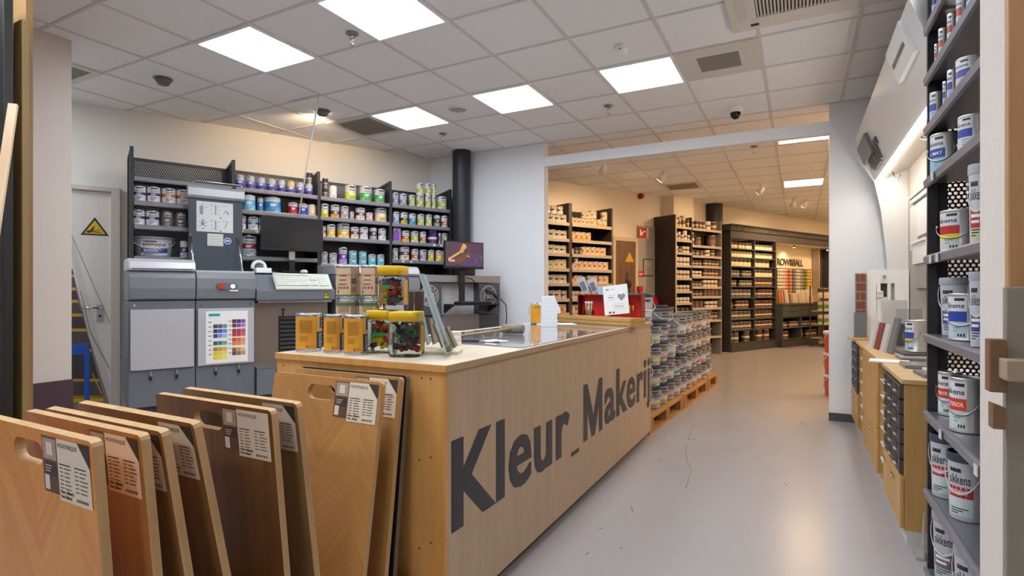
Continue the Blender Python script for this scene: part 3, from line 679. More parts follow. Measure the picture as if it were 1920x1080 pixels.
# white and blue tub at the bottom of the first bay, violet carton in the last bay
x, y, z, s, b = hl(287.5, 470, sl(0, -.17)[:2], SD); BR = 34.5*b/FPX
ob = bucket('tubwide', ('dcd8d6', '8d8c96', 'dfe2ea', '2f4aa8', '33333c', 'sikkens'), x, y, SHZ[0][3]+.0015, BR*.97, .19, 0, 'wide white tub with grey lid and blue band behind the first mixer', None, True, 'paint_tub', 'paint tub')
ob.rotation_euler = (0, 0, SROT); ob.scale = (BR*.97, BR*.82, .19)
x, y, z, s, b = hl(742, 440, sl(0, -.08)[:2], SD)
t = thing('carton', 'violet and white carton standing at the end of the third shelf', 'carton', (x, y, SHZ[3][2]+.0015), SROT)
B().box(-.045, -.04, 0, .045, .04, .165).obj('box', M('b9a3cd', .5), t)
B().box(-.044, -.0415, .012, .03, -.04, .125).obj('printed_front', M('8a4fb0', .5), t); B().rod((-.01, -.041, .125), (-.01, -.041, .145), .012, 8).obj('printed_cap', M('8a4fb0', .5), t)

# ================================================================ paint shakers and dispenser in one row (local: x along the row, front at -y)
MF = .6
def s_at(px, out=MF): return hl(px, 500, sl(0, out)[:2], SD)[3]
def shaker(s0, s1, name, label, lid=True):
    t = thing(name, label, 'paint shaker', sl((s0+s1)/2, 0), SROT); a = (s1-s0)/2-.003; F0 = -MF
    B().box(-a+.02, F0+.06, 0, a-.02, -.04, .278).obj('plinth', M('3c4148', .5), t)
    B().box(-a, F0+.012, .278, a, -.03, 1.148).obj('cabinet', m_slate, t, bevel=.004)
    pr = [(F0+.03, 1.152), (F0-.01, 1.165), (F0-.025, 1.25), (F0-.018, 1.34), (F0+.01, 1.392), (-.03, 1.392), (-.03, 1.152)]
    B().prism(pr, 'x', -a, a).obj('fascia', m_sgrey, t, bevel=.006)
    B().box(-a+.012, F0-.012, .585, a-.012, F0+.011, 1.078).obj('front_panel', M('bfc0c7', .35, .1), t, bevel=.003)
    for x in (-a+.04, a-.04): B().rod((x, F0+.013, 1.113), (x, F0+.006, 1.113), .009, 12).obj('screw', m_chrome, t)
    for x in (-a*.36, a*.42):
        k = B().box(x-.009, F0-.004, .53, x+.009, F0+.012, .572, 0).box(x-.009, F0-.006, .495, x+.009, F0+.012, .53, 1); k.obj('latch', [M('9a9c9f', .35, .6), m_black], t)
    if lid:
        pr = [(F0-.014, 1.397), (F0-.014, 1.42), (F0+.006, 1.47), (F0+.05, 1.497), (F0+.2, 1.505), (-.04, 1.505), (-.04, 1.397)]
        l = B().prism(pr, 'x', -a-.004, a+.004).obj('lid', M('cfd1d8', .32, .25), t, bevel=.012)
        B().box(-a+.02, F0-.0195, 1.409, a-.02, F0-.0135, 1.414).obj('lid_seam', m_dark, l)
    return t, a
e1, e2, e3, e4 = s_at(240), s_at(367), s_at(479), s_at(627)
t1, a1 = shaker(e1, e2, 'paint_shaker', 'grey closed paint shaker next to the hazard door, blank front panel')
t2, a2 = shaker(e2, e3, 'paint_shaker', 'grey paint shaker with its dark lid raised and a colour chart in front', False)
F0 = -MF
B().box(-a2, F0+.02, 1.392, a2, -.03, 1.41).obj('deck', m_lgrey, t2)
# red button plate
pl = B().prism(stadium(-.0, 1.272, .17, .06), 'y', F0-.03, F0-.02).obj('button_plate', M('75777d', .35, .3), t2)
B().rod((-.05, F0-.03, 1.272), (-.05, F0-.05, 1.272), .026, 16).obj('stop_button', M('c8442e', .4), pl)
B().rod((.045, F0-.03, 1.272), (.045, F0-.036, 1.272), .018, 16).obj('start_button', E((1, 1, .8), .8), pl)
B().box(.02, F0-.032, 1.2275, .085, F0-.03, 1.24).obj('button_label', m_paper, pl)
# colour chart
c = B(); gx0, gz0 = -.165, .6; cw, ch = .335, .455
c.box(gx0, F0-.0165, gz0, gx0+cw, F0-.0125, gz0+ch, 0)
pal = ['f4f4f2', '19a0ae', '3b3d44', '585c66', '8a929e', '3a3560', '2464b8', '5a9ad6', '2a46b0', '8098d6', 'aebfe6', '4a5a5c', '23836a', '5fb39c', 'b08a2a', 'c8a03a', 'd6b65e', 'e6cf1e', 'ecd83a', 'f0e05a', 'e9dc2a', 'eee04a', 'f2e97a',
       '4a4348', '4a2f96', '7d5cb6', '7a2a4c', '9a4a9a', 'b678c0', '8a4438', 'a04a44', 'b0685c', 'c02c34', 'c23850', 'd4647e', 'd4453c', 'dd6a60', 'e69a94', 'df8a3a', 'e6983f', 'ecb060', '8a6236', 'c49a5e', 'e0c490', '6a4630', '9a6a4a', 'c8986e']
cm = [M(h, .6) for h in pal]+[m_ink]
c.box(gx0+.022, F0-.018, gz0+ch-.045, gx0+.11, F0-.0165, gz0+ch-.022, 1)
def sw(col, r0, vals, x0):
    for k, mi in enumerate(vals): c.box(x0+k*.037, F0-.018, r0, x0+k*.037+.034, F0-.0165, r0+.033, mi)
for r_, base in ((0, 2), (1, 5), (2, 8)): sw(0, gz0+.305-.042*r_, (base, base+1, base+2), gx0+.058)
sw(0, gz0+.158, (11, 12, 13), gx0+.058)
for r_, base in ((0, 14), (1, 17), (2, 20)): sw(0, gz0+.105-.037*r_, (base, base+1, base+2), gx0+.058)
for r_, base in ((0, 23), (1, 26), (2.2, 29), (3.1, 32), (4.3, 35), (5.2, 38), (6.6, 41), (7.5, 44)): sw(0, gz0+.345-.038*r_, (base, base+1, base+2), gx0+.207)
for k in range(8): c.box(gx0+.02, F0-.018, gz0+.355-.04*k, gx0+.045, F0-.0166, gz0+.361-.04*k, len(cm)-1); c.box(gx0+.178, F0-.018, gz0+.36-.04*k, gx0+.2, F0-.0166, gz0+.366-.04*k, len(cm)-1)
c.obj('colour_chart', cm, t2)
# raised lid
ly = -.1
l = B().box(-a2+.006, ly-.03, 1.41, a2-.006, ly, 2.2).obj('raised_lid', M('434a56', .4), t2, bevel=.004)
hd = B().prism([(ly+.01, 2.1), (ly-.05, 2.1), (ly-.07, 2.12), (ly-.07, 2.19), (ly-.06, 2.215), (ly+.01, 2.225)], 'x', -a2-.006, a2+.006).obj('lid_rim', M('b2b4b8', .3, .5), t2, bevel=.004)
B().tube([(-a2+.04, ly-.02, 2.2), (-a2+.04, ly-.03, 2.245), (-a2+.06, ly-.03, 2.262), (a2-.02, ly-.03, 2.262), (a2-.005, ly-.03, 2.24), (a2-.005, ly-.02, 2.2)], .006, 8).obj('lid_handle', m_chrome, t2)
for x in (-a2+.02, a2-.05): B().rod((x, F0+.25, 1.41), (x, ly-.05, 1.75), .008, 10, 0).rod((x, ly-.02, 1.75), (x, ly-.06, 1.75), .006, 8).obj('gas_strut', m_chrome, t2)
st = B(); yy = ly-.0315
def pq(u0, v0, u1, v1, mi, d=0.): st.add([(u0, yy-d, v0), (u1, yy-d, v0), (u1, yy-d, v1), (u0, yy-d, v1)], [(0, 1, 2, 3)], mi)
pq(-.165, 1.79, .145, 2.075, 0)
pq(-.14, 1.95, -.11, 2.03, 1, .0005); pq(-.12, 2.03, -.112, 2.05, 1, .0005); pq(-.105, 2.02, -.07, 2.023, 1, .0005)
for k in range(2):
    for r_ in range(3): pq(-.05+.0, 1.965-.145*k+r_*.035, -.03, 1.969-.145*k+r_*.035, 1, .0005); pq(.01, 1.96-.145*k+r_*.035, .03, 1.964-.145*k+r_*.035, 1, .0005)
    pq(-.012, 1.955-.145*k, .0, 2.045-.145*k, 1, .0005); pq(-.055, 2.05-.15*k, -.015, 2.054-.15*k, 1, .0005); pq(.05, 2.045-.15*k, .09, 2.049-.15*k, 1, .0005)
    pq(.03, 1.925-.128*k, .045, 1.933-.128*k, 2, .0005)
for (p0, p1) in (((-.145, 1.835), (-.08, 1.885)), ((-.145, 1.885), (-.08, 1.835)), ((.06, 1.97), (.085, 2.0)), ((.085, 2.0), (.11, 1.97)), ((.09, 1.985), (.1, 1.965)), ((.07, 1.83), (.1, 1.9))):
    st.rod((p0[0], yy-.001, p0[1]), (p1[0], yy-.001, p1[1]), .0018, 5, 2)
pq(-.122, 1.85, -.105, 1.905, 1, .0003); pq(-.125, 1.815, -.1, 1.825, 1, .0003)
st.obj('instruction_sheet', [M('dfe3e6', .5), M('9a9ea2', .6), m_inkd], l)
st = B(); pq(-.075, 1.66, .06, 1.775, 0)
for r_ in range(4): pq(-.065, 1.675+r_*.024, .05, 1.678+r_*.024, 1, .0005)
st.obj('text_sheet', [M('d9dcd6', .5), M('9a9e9a', .6)], l)
st = B().rod((.098, yy+.001, 1.712), (.098, yy-.0005, 1.712), .032, 28, 0).rod((.098, yy, 1.712), (.098, yy-.001, 1.712), .027, 28, 1)
st.box(.082, yy-.0015, 1.706, .096, yy-.0005, 1.72, 0).box(.1, yy-.0015, 1.706, .114, yy-.0005, 1.72, 0); st.obj('goggles_sign', [m_white, M('2f6fc0', .5)], l)
# dispenser console
dw = (e4-e3)/2
t3 = thing('paint_dispenser', 'grey tinting dispenser with a sloping desk carrying a white keyboard', 'paint dispenser', sl((e3+e4)/2, 0), SROT)
B().box(-dw+.004, -.5, .3, dw-.03, -.03, 1.12).obj('cabinet', M('9a9896', .28, .75, vary=.08, vscale=1.5), t3, bevel=.003)
B().prism([(-.02, 1.14), (F0-.02, 1.14), (F0-.03, 1.15), (F0-.03, 1.235), (F0, 1.25), (F0+.13, 1.385), (-.02, 1.40)], 'x', -dw+.003, dw-.003).obj('desk', m_slate, t3, bevel=.005)
B().box(-dw+.02, F0-.01, 1.122, dw-.03, -.1, 1.14).obj('drip_strip', m_steel, t3)
vg = s_at(528)-(e3+e4)/2
gb = B().box(vg, -.512, .42, dw-.06, -.501, .99, 0)
for k in range(14): gb.prism([(-.512, .43+k*.04), (-.528, .44+k*.04), (-.512, .462+k*.04)], 'x', vg+.01, dw-.07, 1)
gb.obj('vent_grille', [m_black, m_dark], t3)
B().rod((vg+.04, -.503, 1.05), (vg+.04, -.515, 1.05), .014, 12).rod((vg+.04, -.51, 1.03), (vg+.04, -.51, .995), .006, 8).obj('lock', m_black, t3)
sgn = B().prism([(-.037, -.03), (.037, -.03), (0, .037)], 'y', -.001, .0, 0).prism([(-.028, -.025), (.028, -.025), (0, .026)], 'y', -.002, -.001, 1).rod((-.004, -.0025, -.01), (.01, -.0025, .006), .005, 6, 0)
sgn.obj('warning_sign', [M('2a271e', .5), M('e3c21f', .5)], t3, (dw-.09, F0-.0305, 1.188))
B().box(-dw+.005, F0-.03, .28, -dw+.17, -.51, .52).obj('step_box', m_slate, t3, bevel=.004)
B().box(-dw+.005, F0-.035, .521, -dw+.25, -.51, .535).obj('step_plate', m_steel, t3)
B().box(-dw+.02, -.5, 0, dw-.05, -.05, .299).obj('plinth', M('3c4148', .5), t3)
# keyboard on the sloping desk (z rises towards the back)
kb = thing('keyboard', 'off-white keyboard lying on the sloping dispenser desk', 'keyboard', sl(s_at(569), MF+.035, 1.236), SROT); kb.rotation_euler = (.8, 0, SROT); kb.scale = (1.12, 1.15, 1)
b = B().prism([(0, 0), (.0, .022), (.03, .028), (.16, .04), (.175, .03), (.175, 0)], 'x', -.235, .235); b.obj('base', M('d3d7cf', .5), kb, bevel=.005)
kk = B(); rnd = random.Random(5)
def key(x0, x1, y0, y1): kk.box(x0, y0, .026+y0*.085, x1-.002, y1-.002, .036+y1*.085)
for r_ in range(5):
    y0 = .03+r_*.0195
    if r_ == 0:
        for (p, q) in ((-.222, -.195), (-.195, -.17), (-.17, -.145), (-.145, -.03), (-.03, -.005), (-.005, .02), (.02, .047)): key(p, q, y0, y0+.0195)
    else:
        for c_ in range(14): key(-.222+c_*.0192, -.222+(c_+1)*.0192, y0, y0+.0195)
    for c_ in range(3):
        if r_ in (3, 4) or (r_ == 0) or (r_ == 1 and c_ == 1): key(.06+c_*.0192, .06+(c_+1)*.0192, y0, y0+.0195)
    for c_ in range(4): key(.135+c_*.0192, .135+(c_+1)*.0192, y0, y0+.0195)
for c_ in range(13): key(-.222+c_*.0215, -.222+(c_+1)*.0215-.003, .137, .153)
kk.obj('keys', M('e3e6de', .5), kb)
# desk clutter
x, y, z = sl(s_at(492, .35), .35, 1.41)
sc = thing('scanner', 'white and grey handheld colour reader resting in its cradle', 'scanner', (x, y, 1.402), SROT)
B().prism([(-.07, 0), (.07, 0), (.065, .03), (.03, .05), (-.06, .05)], 'x', -.07, .07).obj('cradle', m_white, sc, bevel=.008)
B().tube([(-.03+.055*math.cos(a_), 0.+.01, .06+.05*math.sin(a_)) for a_ in [k*pi/8 for k in range(-1, 10)]], .018, 8).obj('arch', m_white, sc)
B().lathe([(0, 0), (.034, .0), (.036, .03), (.02, .05), (0, .052)], 16).obj('reader_head', M('5a5c62', .4), sc, (-.03, 0, .035))
x, y, z = sl(s_at(570, .3), .3, 1.42)
tag(B().lathe([(0, 0), (.032, 0), (.036, .012), (.03, .026), (.015, .034), (0, .036)], 20, sy=1.7).obj('computer_mouse', m_white, None, (x, y, 1.412), SROT), 'white computer mouse on the dispenser desk behind the keyboard', 'computer mouse')
b = B(); P = [sl(s_at(505, .3), .32, 1.415), sl(s_at(525, .3), .36, 1.403), sl(s_at(548, .3), .4, 1.4), sl(s_at(558, .3), .43, 1.4), sl(s_at(550, .3), .44, 1.4), sl(s_at(530, .3), .41, 1.4)]
b.tube(P, .004, 6); tag(b.obj('scanner_cable', m_white), 'white cable lying across the dispenser desk', 'cable')
# black monitor
def monitor(px0, px1, py0, py1, out, zfoot, name, label, face, art=None, stand_x=0.):
    A_ = sl(0, out)[:2]; x0, y0, z0, s0, b0 = hl(px0, py0, A_, SD); x1, y1, z1, s1, b1 = hl(px1, py1, A_, SD)
    zt = zat(py0, (b0+b1)/2); zb = zat(py1, (b0+b1)/2); w = (s1-s0)/2; h = zt-zb
    t = thing(name, label, 'monitor', sl((s0+s1)/2, out, zb), SROT)
    B().box(-w, 0, 0, w, .035, h).obj('bezel', m_black, t, bevel=.006)
    s_ = B(); s_.add([(-w+.012, -.0012, .025), (w-.012, -.0012, .025), (w-.012, -.0012, h-.012), (-w+.012, -.0012, h-.012)], [(0, 1, 2, 3)]); s_.obj('screen', face, t)
    return t, w, h, zb
tm, w, h, zb = monitor(489, 606, 407, 471, .12, 1.4, 'monitor', 'large switched-off black monitor above the dispenser desk', M('16161c', .25))
B().box(-.03, .036, -.1, .03, .06, h*.6).obj('stand_neck', m_steel, tm); B().box(-.12, -.06, -(zb-1.422), .12, .12, -(zb-1.422)+.012).box(-.028, .03, -(zb-1.43), .028, .05, -.09).obj('stand_foot', m_black, tm)
# second closed shaker behind the tins
e5 = s_at(787)
t4, a4 = shaker(e4+.015, e5, 'paint_shaker', 'white-lidded grey paint shaker behind the stacked tins and jars')
# ---------------- second brand's tinting machine at the end of the row
f0, f1 = hl(795, 520, sl(0, .65)[:2], SD)[3], hl(938, 520, sl(0, .65)[:2], SD)[3]
t5 = thing('tinting_machine', 'dark slate tinting machine with round white emblems at the row end', 'tinting machine', sl(f0, .65), SROT); w = f1-f0
fx = lambda px: hl(px, 520, sl(0, .65)[:2], SD)[3]-f0
m_fb = M('4a4c55', .45); xa, xb = fx(829), fx(899)
B().box(0, .02, 0, w, .4, .95).obj('base_cabinet', M('45464e', .45), t5, bevel=.003)
B().box(0, .01, .96, xa, .4, 1.325).obj('side_panel', m_fb, t5, bevel=.003); B().box(xb, .01, .96, w, .4, 1.325).obj('side_panel', m_fb, t5, bevel=.003)
B().box(xa, .12, .96, xb, .4, 1.325).obj('recess_panel', m_lgrey, t5)
B().box(-.002, -.002, 1.33, w+.002, .4, 1.412).obj('top_band', M('9b9da1', .35, .6), t5, bevel=.004)
B().box(xa+.005, .0, .55, xb-.005, .019, .95).box(xa+.02, -.01, .945, xb-.02, .12, .96).obj('steel_front', M('a7a4a0', .3, .7), t5)
B().box(xa+.05, -.004, .68, xa+.13, .0, .8).obj('slot', m_black, t5)
B().box(w-.2, .012, .73, w-.1, .02, .78).obj('socket', M('c9c9c6', .5), t5)
def emblem(px):
    cx = fx(px); cz_ = 1.178; b = B(); R_ = .118; n = 40
    for (ra, rb) in ((R_, R_-.006), (R_-.036, R_-.04)):
        o = []
        b.add([(cx+q*math.sin(2*pi*k/n), .0085, cz_+q*math.cos(2*pi*k/n)) for k in range(n) for q in (ra, rb)], [(2*k, 2*((k+1) % n), 2*((k+1) % n)+1, 2*k+1) for k in range(n)], 0)
    ring = 'FARROW & BALL \u2022 PAINT \u2022 '
    for k, ch in enumerate(ring):
        if ch == ' ': continue
        a0 = -1.15+2*pi*k/len(ring); rr = R_-.031
        def fn(u, v, a0=a0): ca_, sa_ = math.cos(a0), math.sin(a0); return (cx+u*ca_+(rr+v)*sa_, .008, cz_-u*sa_+(rr+v)*ca_)
        vs, fs, x0, x1, y0, y1 = text(ch, .012); hgt = .02
        if ch == '\u2022': fit(b, ch, -.003, .003, .006, .012, fn)
        else: fit(b, ch, -.0072, .0072, 0, hgt, fn)
    fit(b, 'F&B', -.062, .062, cz_-.034, cz_+.034, lambda u, v: (cx+u, .008, v), 0, .02)
    b.obj('emblem', M('dcdcdc', .5), t5)
emblem(806); emblem(917)
# keyboard tray
kx0, kx1 = fx(832), fx(917)
b = B().box(kx0, -.2, 1.07, kx1, .0, 1.085).prism([(-.2, 1.07), (.0, 1.07), (.0, .98)], 'x', kx0, kx0+.02).prism([(-.2, 1.07), (.0, 1.07), (.0, .98)], 'x', kx1-.02, kx1)
b.obj('keyboard_tray', m_black, t5)
kb2 = thing('keyboard', 'black keyboard on the bracket of the emblem machine', 'keyboard', sl(f0+(kx0+kx1)/2, .65+.122, 1.0865), SROT)
B().box(-.21, -.07, 0, .21, .075, .02).obj('base', m_black, kb2, bevel=.004)
kk = B()
for r_ in range(6):
    for c_ in range(20): kk.box(-.203+c_*.0203, -.064+r_*.0225, .02, -.203+c_*.0203+.0175, -.064+r_*.0225+.019, .026)
kk.obj('keys', M('3a3a3f', .4), kb2)
# advert monitor on an arm
tm2, w2_, h2, zb2 = monitor(834, 907, 453, 504, .74, 1.4, 'monitor', 'small monitor showing a gold figure on purple above the emblem machine', M('4a3448', .3, emit=.35))
s_ = B(); q = lambda pts, mi: s_.add([(p[0]*w2_, -.002, h2*p[1]) for p in pts], [tuple(range(len(pts)))], mi)
q([(-.9, .2), (.2, .62), (.35, .58), (-.2, .2)], 1); q([(-.2, .1), (.35, .6), (.95, .5), (.95, .1)], 2)
q([(-.85, .36), (-.3, .62), (-.1, .78), (-.05, .7), (-.28, .54), (-.8, .3)], 0); q([(-.28, .62), (-.1, .92), (.02, .9), (.1, .8), (-.05, .68), (-.1, .56)], 0); q([(.1, .5), (.25, .48), (.25, .44), (.1, .45)], 0)
q([(.5, .45), (.62, .25), (.6, .24)], 0); q([(.75, .6), (.9, .35), (.88, .34)], 0)
fit(s_, 'VISA', -.84*w2_, -.5*w2_, .25*h2, .33*h2, lambda u, v: (u, -.0024, v), 3, .01); 
s_.obj('screen_picture', [M('c79a55', .4, emit=.3), M('6a4434', .4, emit=.3), M('4b3a63', .4, emit=.3), M('e8e2d8', .4, emit=.4)], tm2)
B().box(-.035, .051, -(zb2-1.09), .035, .073, .1).box(-.035, .0355, .05, .035, .051, .1).obj('arm', m_black, tm2)
b = B().tube([(.02, -.02, -.05), (.1, -.03, -.07), (.16, -.02, -.12), (.2, -.012, -.16)], .006, 6); tag(b.obj('monitor_cable', m_black, None, sl(fx(868)+f0, .66, 1.44), SROT), 'black cable curving from the small monitor arm', 'cable')
bx = sl(f0+fx(890), .45, 1.413)
tag(B().box(-.1, -.08, 0, .1, .08, .13).obj('label_printer', m_dark, None, bx, SROT, .02), 'black label printer on the emblem machine behind the small monitor', 'printer')
# handheld scanner hanging at the right end
hs = thing('barcode_scanner', 'dark handheld scanner hanging in front of the end emblem', 'scanner', sl(f0+fx(918), .69, 1.19), SROT)
B().rod((-.05, 0, .05), (.05, -.0, .0), .022, 12).rod((-.075, -.01, .035), (-.035, -.01, .065), .03, 10).obj('body', M('3d3d40', .45), hs)
B().rod((.045, 0, .002), (.085, 0, -.05), .016, 10).obj('grip', m_black, hs)
P = [sl(f0+w-.03, .69, 1.14), sl(f0+w+.05, .7, 1.06), sl(f0+w+.06, .7, .9), sl(f0+w+.03, .7, .72), sl(f0+w-.01, .68, .6)]
tag(B().tube(P, .006, 6).obj('scanner_cable', m_black), 'black cable hanging from the handheld scanner beside the emblem machine', 'cable')

# ================================================================ hazard door, stairs picture, blue barrier
WROT = math.atan2(W1D[1], W1D[0])
def w1(px, off=.0): x, y, z, s, b = hl(px, 500, (W1A[0]+.8944*off, W1A[1]-.4472*off), W1D); return x, y, s, b
xr, yr, sr, br = w1(208); xl, yl, sl_, bl_ = w1(126)
dwid = sr-sl_; ztop = zat(362, br)
dr = thing('door_1', 'white hazard door with a yellow warning triangle and steel handle', 'door', (xr, yr, 0), WROT); dr['kind'] = 'structure'
m_door = M('e6e0da', .4)
B().box(-dwid, -.012, 0, 0, -.001, ztop).obj('leaf', m_door, dr)
fr = B().box(.003, -.045, 0, .075, -.001, ztop+.05).box(-dwid, -.045, ztop+.004, .003, -.001, ztop+.05).obj('door_frame', M('d9cfc5', .45), dr, bevel=.004)
x, y, z, s, b = hl(178, 427, (W1A[0], W1A[1]), W1D); sx_ = s-sr
k_ = .11
B().prism([(sx_-k_, z-.075), (sx_+k_, z-.075), (sx_, z+.1)], 'y', -.0145, -.0125, 0).prism([(sx_-k_+.028, z-.06), (sx_+k_-.028, z-.06), (sx_, z+.07)], 'y', -.016, -.0145, 1).prism([(sx_-.055, z-.05), (sx_-.03, z-.05), (sx_+.0, z+.02), (sx_-.012, z-.03)], 'y', -.0168, -.016, 0).rod((sx_-.05, -.0162, z-.042), (sx_-.05, -.017, z-.042), .012, 10, 0).prism([(sx_-.02, z-.045), (sx_+.06, z-.05), (sx_+.05, z-.044), (sx_-.01, z-.035)], 'y', -.0168, -.016, 0).prism([(sx_-.01, z-.03), (sx_+.045, z-.022), (sx_+.035, z-.016)], 'y', -.0168, -.016, 0).obj('warning_triangle', [M('2b2820', .5), M('e6b81c', .5)], dr)
z_ = zat(575, br)
h_ = B().box(-.11, -.018, z_-.14, -.06, -.0125, z_+.02).obj('handle_plate', m_steel, dr)
B().rod((-.085, -.018, z_-.01), (-.085, -.06, z_-.01), .01, 8).rod((-.085, -.06, z_-.01), (-.22, -.06, z_-.004), .009, 8).obj('lever', m_chrome, h_)
B().rod((-.085, -.0185, z_-.09), (-.085, -.0225, z_-.09), .012, 10).obj('cylinder_lock', m_black, h_)
# the printed picture of an escalator that covers the lower part of the door
def D(px, py):
    x, y, z, s, b = hl(px, py, (W1A[0]+.8944*.0128, W1A[1]-.4472*.0128), W1D); return (s-sr, -.0135, z)
pc = B()
def pg(pts, mi, d=0.): pc.add([(lambda q: (q[0], q[1]-d, q[2]))(D(*p)) for p in pts], [tuple(range(len(pts)))], mi)
pg([(128, 500), (134, 500), (170, 640), (206, 755), (206, 790), (127, 790)], 0)
ys = [505, 520, 545, 568, 594, 622, 660, 716, 748]; xe = [136, 139, 143, 148, 155, 163, 172, 186, 195]
for k in range(8):
    pg([(127, ys[k]), (xe[k], ys[k]), (xe[k+1], ys[k+1]-4), (127, ys[k+1]-4)], 1 if k % 2 else 2, .0005)
    pg([(127, ys[k+1]-6), (xe[k+1]-2, ys[k+1]-6), (xe[k+1], ys[k+1]-1), (127, ys[k+1]-1)], 3, .001)
pg([(127, 744), (193, 742), (195, 752), (127, 755)], 4, .001)
pg([(172, 700), (174, 700), (192, 738), (189, 738)], 3, .001)
pg([(132, 440), (136, 440), (172, 590), (200, 700), (206, 720), (206, 760), (188, 700), (165, 625), (140, 505), (132, 470)], 5, .0012)
pg([(150, 545), (152, 545), (170, 620), (206, 690), (206, 695), (168, 624)], 6, .0016); pg([(133, 440), (135, 440), (206, 604), (206, 608)], 6, .0016)
pc.obj('escalator_picture', [M('8d8583', .5), M('5b5152', .5), M('4a4245', .5), M('d9ac2c', .5), M('e5bd22', .5), M('d5d0cc', .45), M('a39b95', .5)], dr)
bx, by, sb, bb = w1(150, .55)
t = thing('safety_barrier', 'blue painted steel barrier between the white wall end and the door', 'barrier', (bx, by, 0), WROT)
bp = lambda px: hl(px, 650, (W1A[0]+.8944*.55, W1A[1]-.4472*.55), W1D)[3]-sb
zr0, zr1 = zat(664, bb), zat(645, bb)
B().box(bp(158), -.025, 0, bp(168), .02, zat(655, bb)).obj('post', M('1d5fc4', .4), t, bevel=.004)
B().box(bp(118), -.03, zr0, bp(166), -.026, zr1).box(bp(118), -.026, zr1-.012, bp(166), .01, zr1).obj('rail', M('1d5fc4', .4), t)
# ================================================================ things on the counter
CT = CTOP
def cpt(px, py, z=CT): return hz(px, py, z)
m_tino = M('dc9a2c', .35, coat=.2, name='amber_label'); m_tinp = M('d3b193', .45, name='kraft_label')
def rect_tin(name, label, px0, px1, pyb, h, kind, group, z=CT, dy=0.):
    x, y = cpt((px0+px1)/2, pyb); b = -x*sa+y*ca; r = (px1-px0)/2*b/FPX; d = math.hypot(x, y); x += x/d*(r+dy); y += y/d*(r+dy)
    t = thing(name, label, 'tin', (x, y, z), math.atan2(y, x)-pi/2, group)
    B().lathe([(0, 0), (r*.97, 0), (r, .004), (r, .012), (r*.975, .014), (r*.975, h-.012), (r, h-.01), (r, h-.003), (r*.96, h), (r*.93, h-.008), (0, h-.008)], 28).obj('tin_body', m_tin, t)
    l = B(); R = r*.982
    if kind == 'amber':
        l.arc(R, -1.75, .62, .013, h-.014, 0, 16); l.arc(R, .64, 1.6, .013, h*.52, 2, 8); l.arc(R, .64, 1.6, h*.52, h-.014, 3, 8)
        for k in range(11): l.arc(R+.0006, -.75, .25, h*.5+.005*k, h*.5+.0022+.005*k, 1, 6)
        l.arc(R+.0006, -.75, -.1, h*.28, h*.42, 4, 5); l.arc(R+.0006, -.2, -.05, h*.1, h*.18, 1, 3); l.arc(R+.0006, .0, .4, h*.11, h*.17, 4, 4)
        l.arc(R+.0006, .85, 1.15, h*.12, h*.46, 5, 4); l.arc(R+.0006, 1.0, 1.4, h*.2, h*.26, 5, 4); l.arc(R+.0007, .9, 1.1, h*.42, h*.48, 6, 3)
        l.arc(R+.0006, .95, 1.3, h*.62, h*.9, 7, 4)
    else:
        l.arc(R, -1.75, .25, .013, h-.014, 0, 16); l.arc(R, .26, .85, .013, h-.014, 1, 6); l.arc(R, .86, 1.7, .013, h-.014, 0, 6)
        if kind == 'kraft_tall':
            l.arc(R+.0006, -1.7, 1.6, h*.86, h*.93, 2, 16)
            for k in range(4): l.arc(R+.0006, -.8+.26*k, -.64+.26*k, h*.62, h*.68, 3, 2)
            for k in range(5): l.arc(R+.0006, -.9, .1, h*.73+.006*k, h*.73+.0028+.006*k, 3, 6)
        else:
            l.arc(R+.0006, -1.7, 1.6, h*.06, h*.13, 2, 16)
            for k in range(4): l.arc(R+.0006, -.95+.28*k, -.78+.28*k, h*.3, h*.37, 4, 2)
            for k in range(3): l.arc(R+.0006, -.9+.1*k, -.1, h*.42+.02*k, h*.42+.006+.02*k, 3, 6)
            l.arc(R+.0006, -1.0, -.8, h*.17, h*.27, 3, 2); l.arc(R+.0006, .3, .8, h*.2, h*.36, 3, 4); l.arc(R+.0006, .3, .8, h*.45, h*.62, 5, 4); l.arc(R+.0007, -1.7, 1.6, h*.71, h*.725, 3, 16)
    mats = {'amber': [m_tino, M('8a6420', .5), M('2d2f3a', .4), M('cfa46c', .4), M('b98528', .5), M('7f8798', .5), M('caa58a', .5), M('4a4030', .5)]}.get(kind, [m_tinp, M('9a7f68', .5), M('4f6d34', .5), M('7a6353', .6), M('8f4a34', .6), M('5e4a42', .6)])
    l.obj('label', mats, t); return t, x, y, r
rect_tin('product_tin', 'amber labelled tin standing alone at the outer end of the counter row', 555, 603, 660.5, .165, 'amber', 'amber tins')
rect_tin('product_tin', 'amber labelled tin in the middle of the three on the counter', 607, 645, 664, .163, 'amber', 'amber tins', dy=.02)
rect_tin('product_tin', 'amber labelled tin touching the clear jar of clamps', 645, 690, 666.5, .163, 'amber', 'amber tins')
for (a_, b_, lb) in ((630, 674, 'column behind the outer amber tins'), (676, 719, 'column next to the jars')):
    _, x, y, r = rect_tin('product_tin', 'tall kraft coloured tin at the bottom of the %s' % lb, a_, b_, 650, .222, 'kraft_tall', 'kraft tins')
    t, *_ = rect_tin('product_tin', 'kraft coloured tin with green stripe topping the %s' % lb, a_, b_, 650, .16, 'kraft', 'kraft tins', CT+.223)

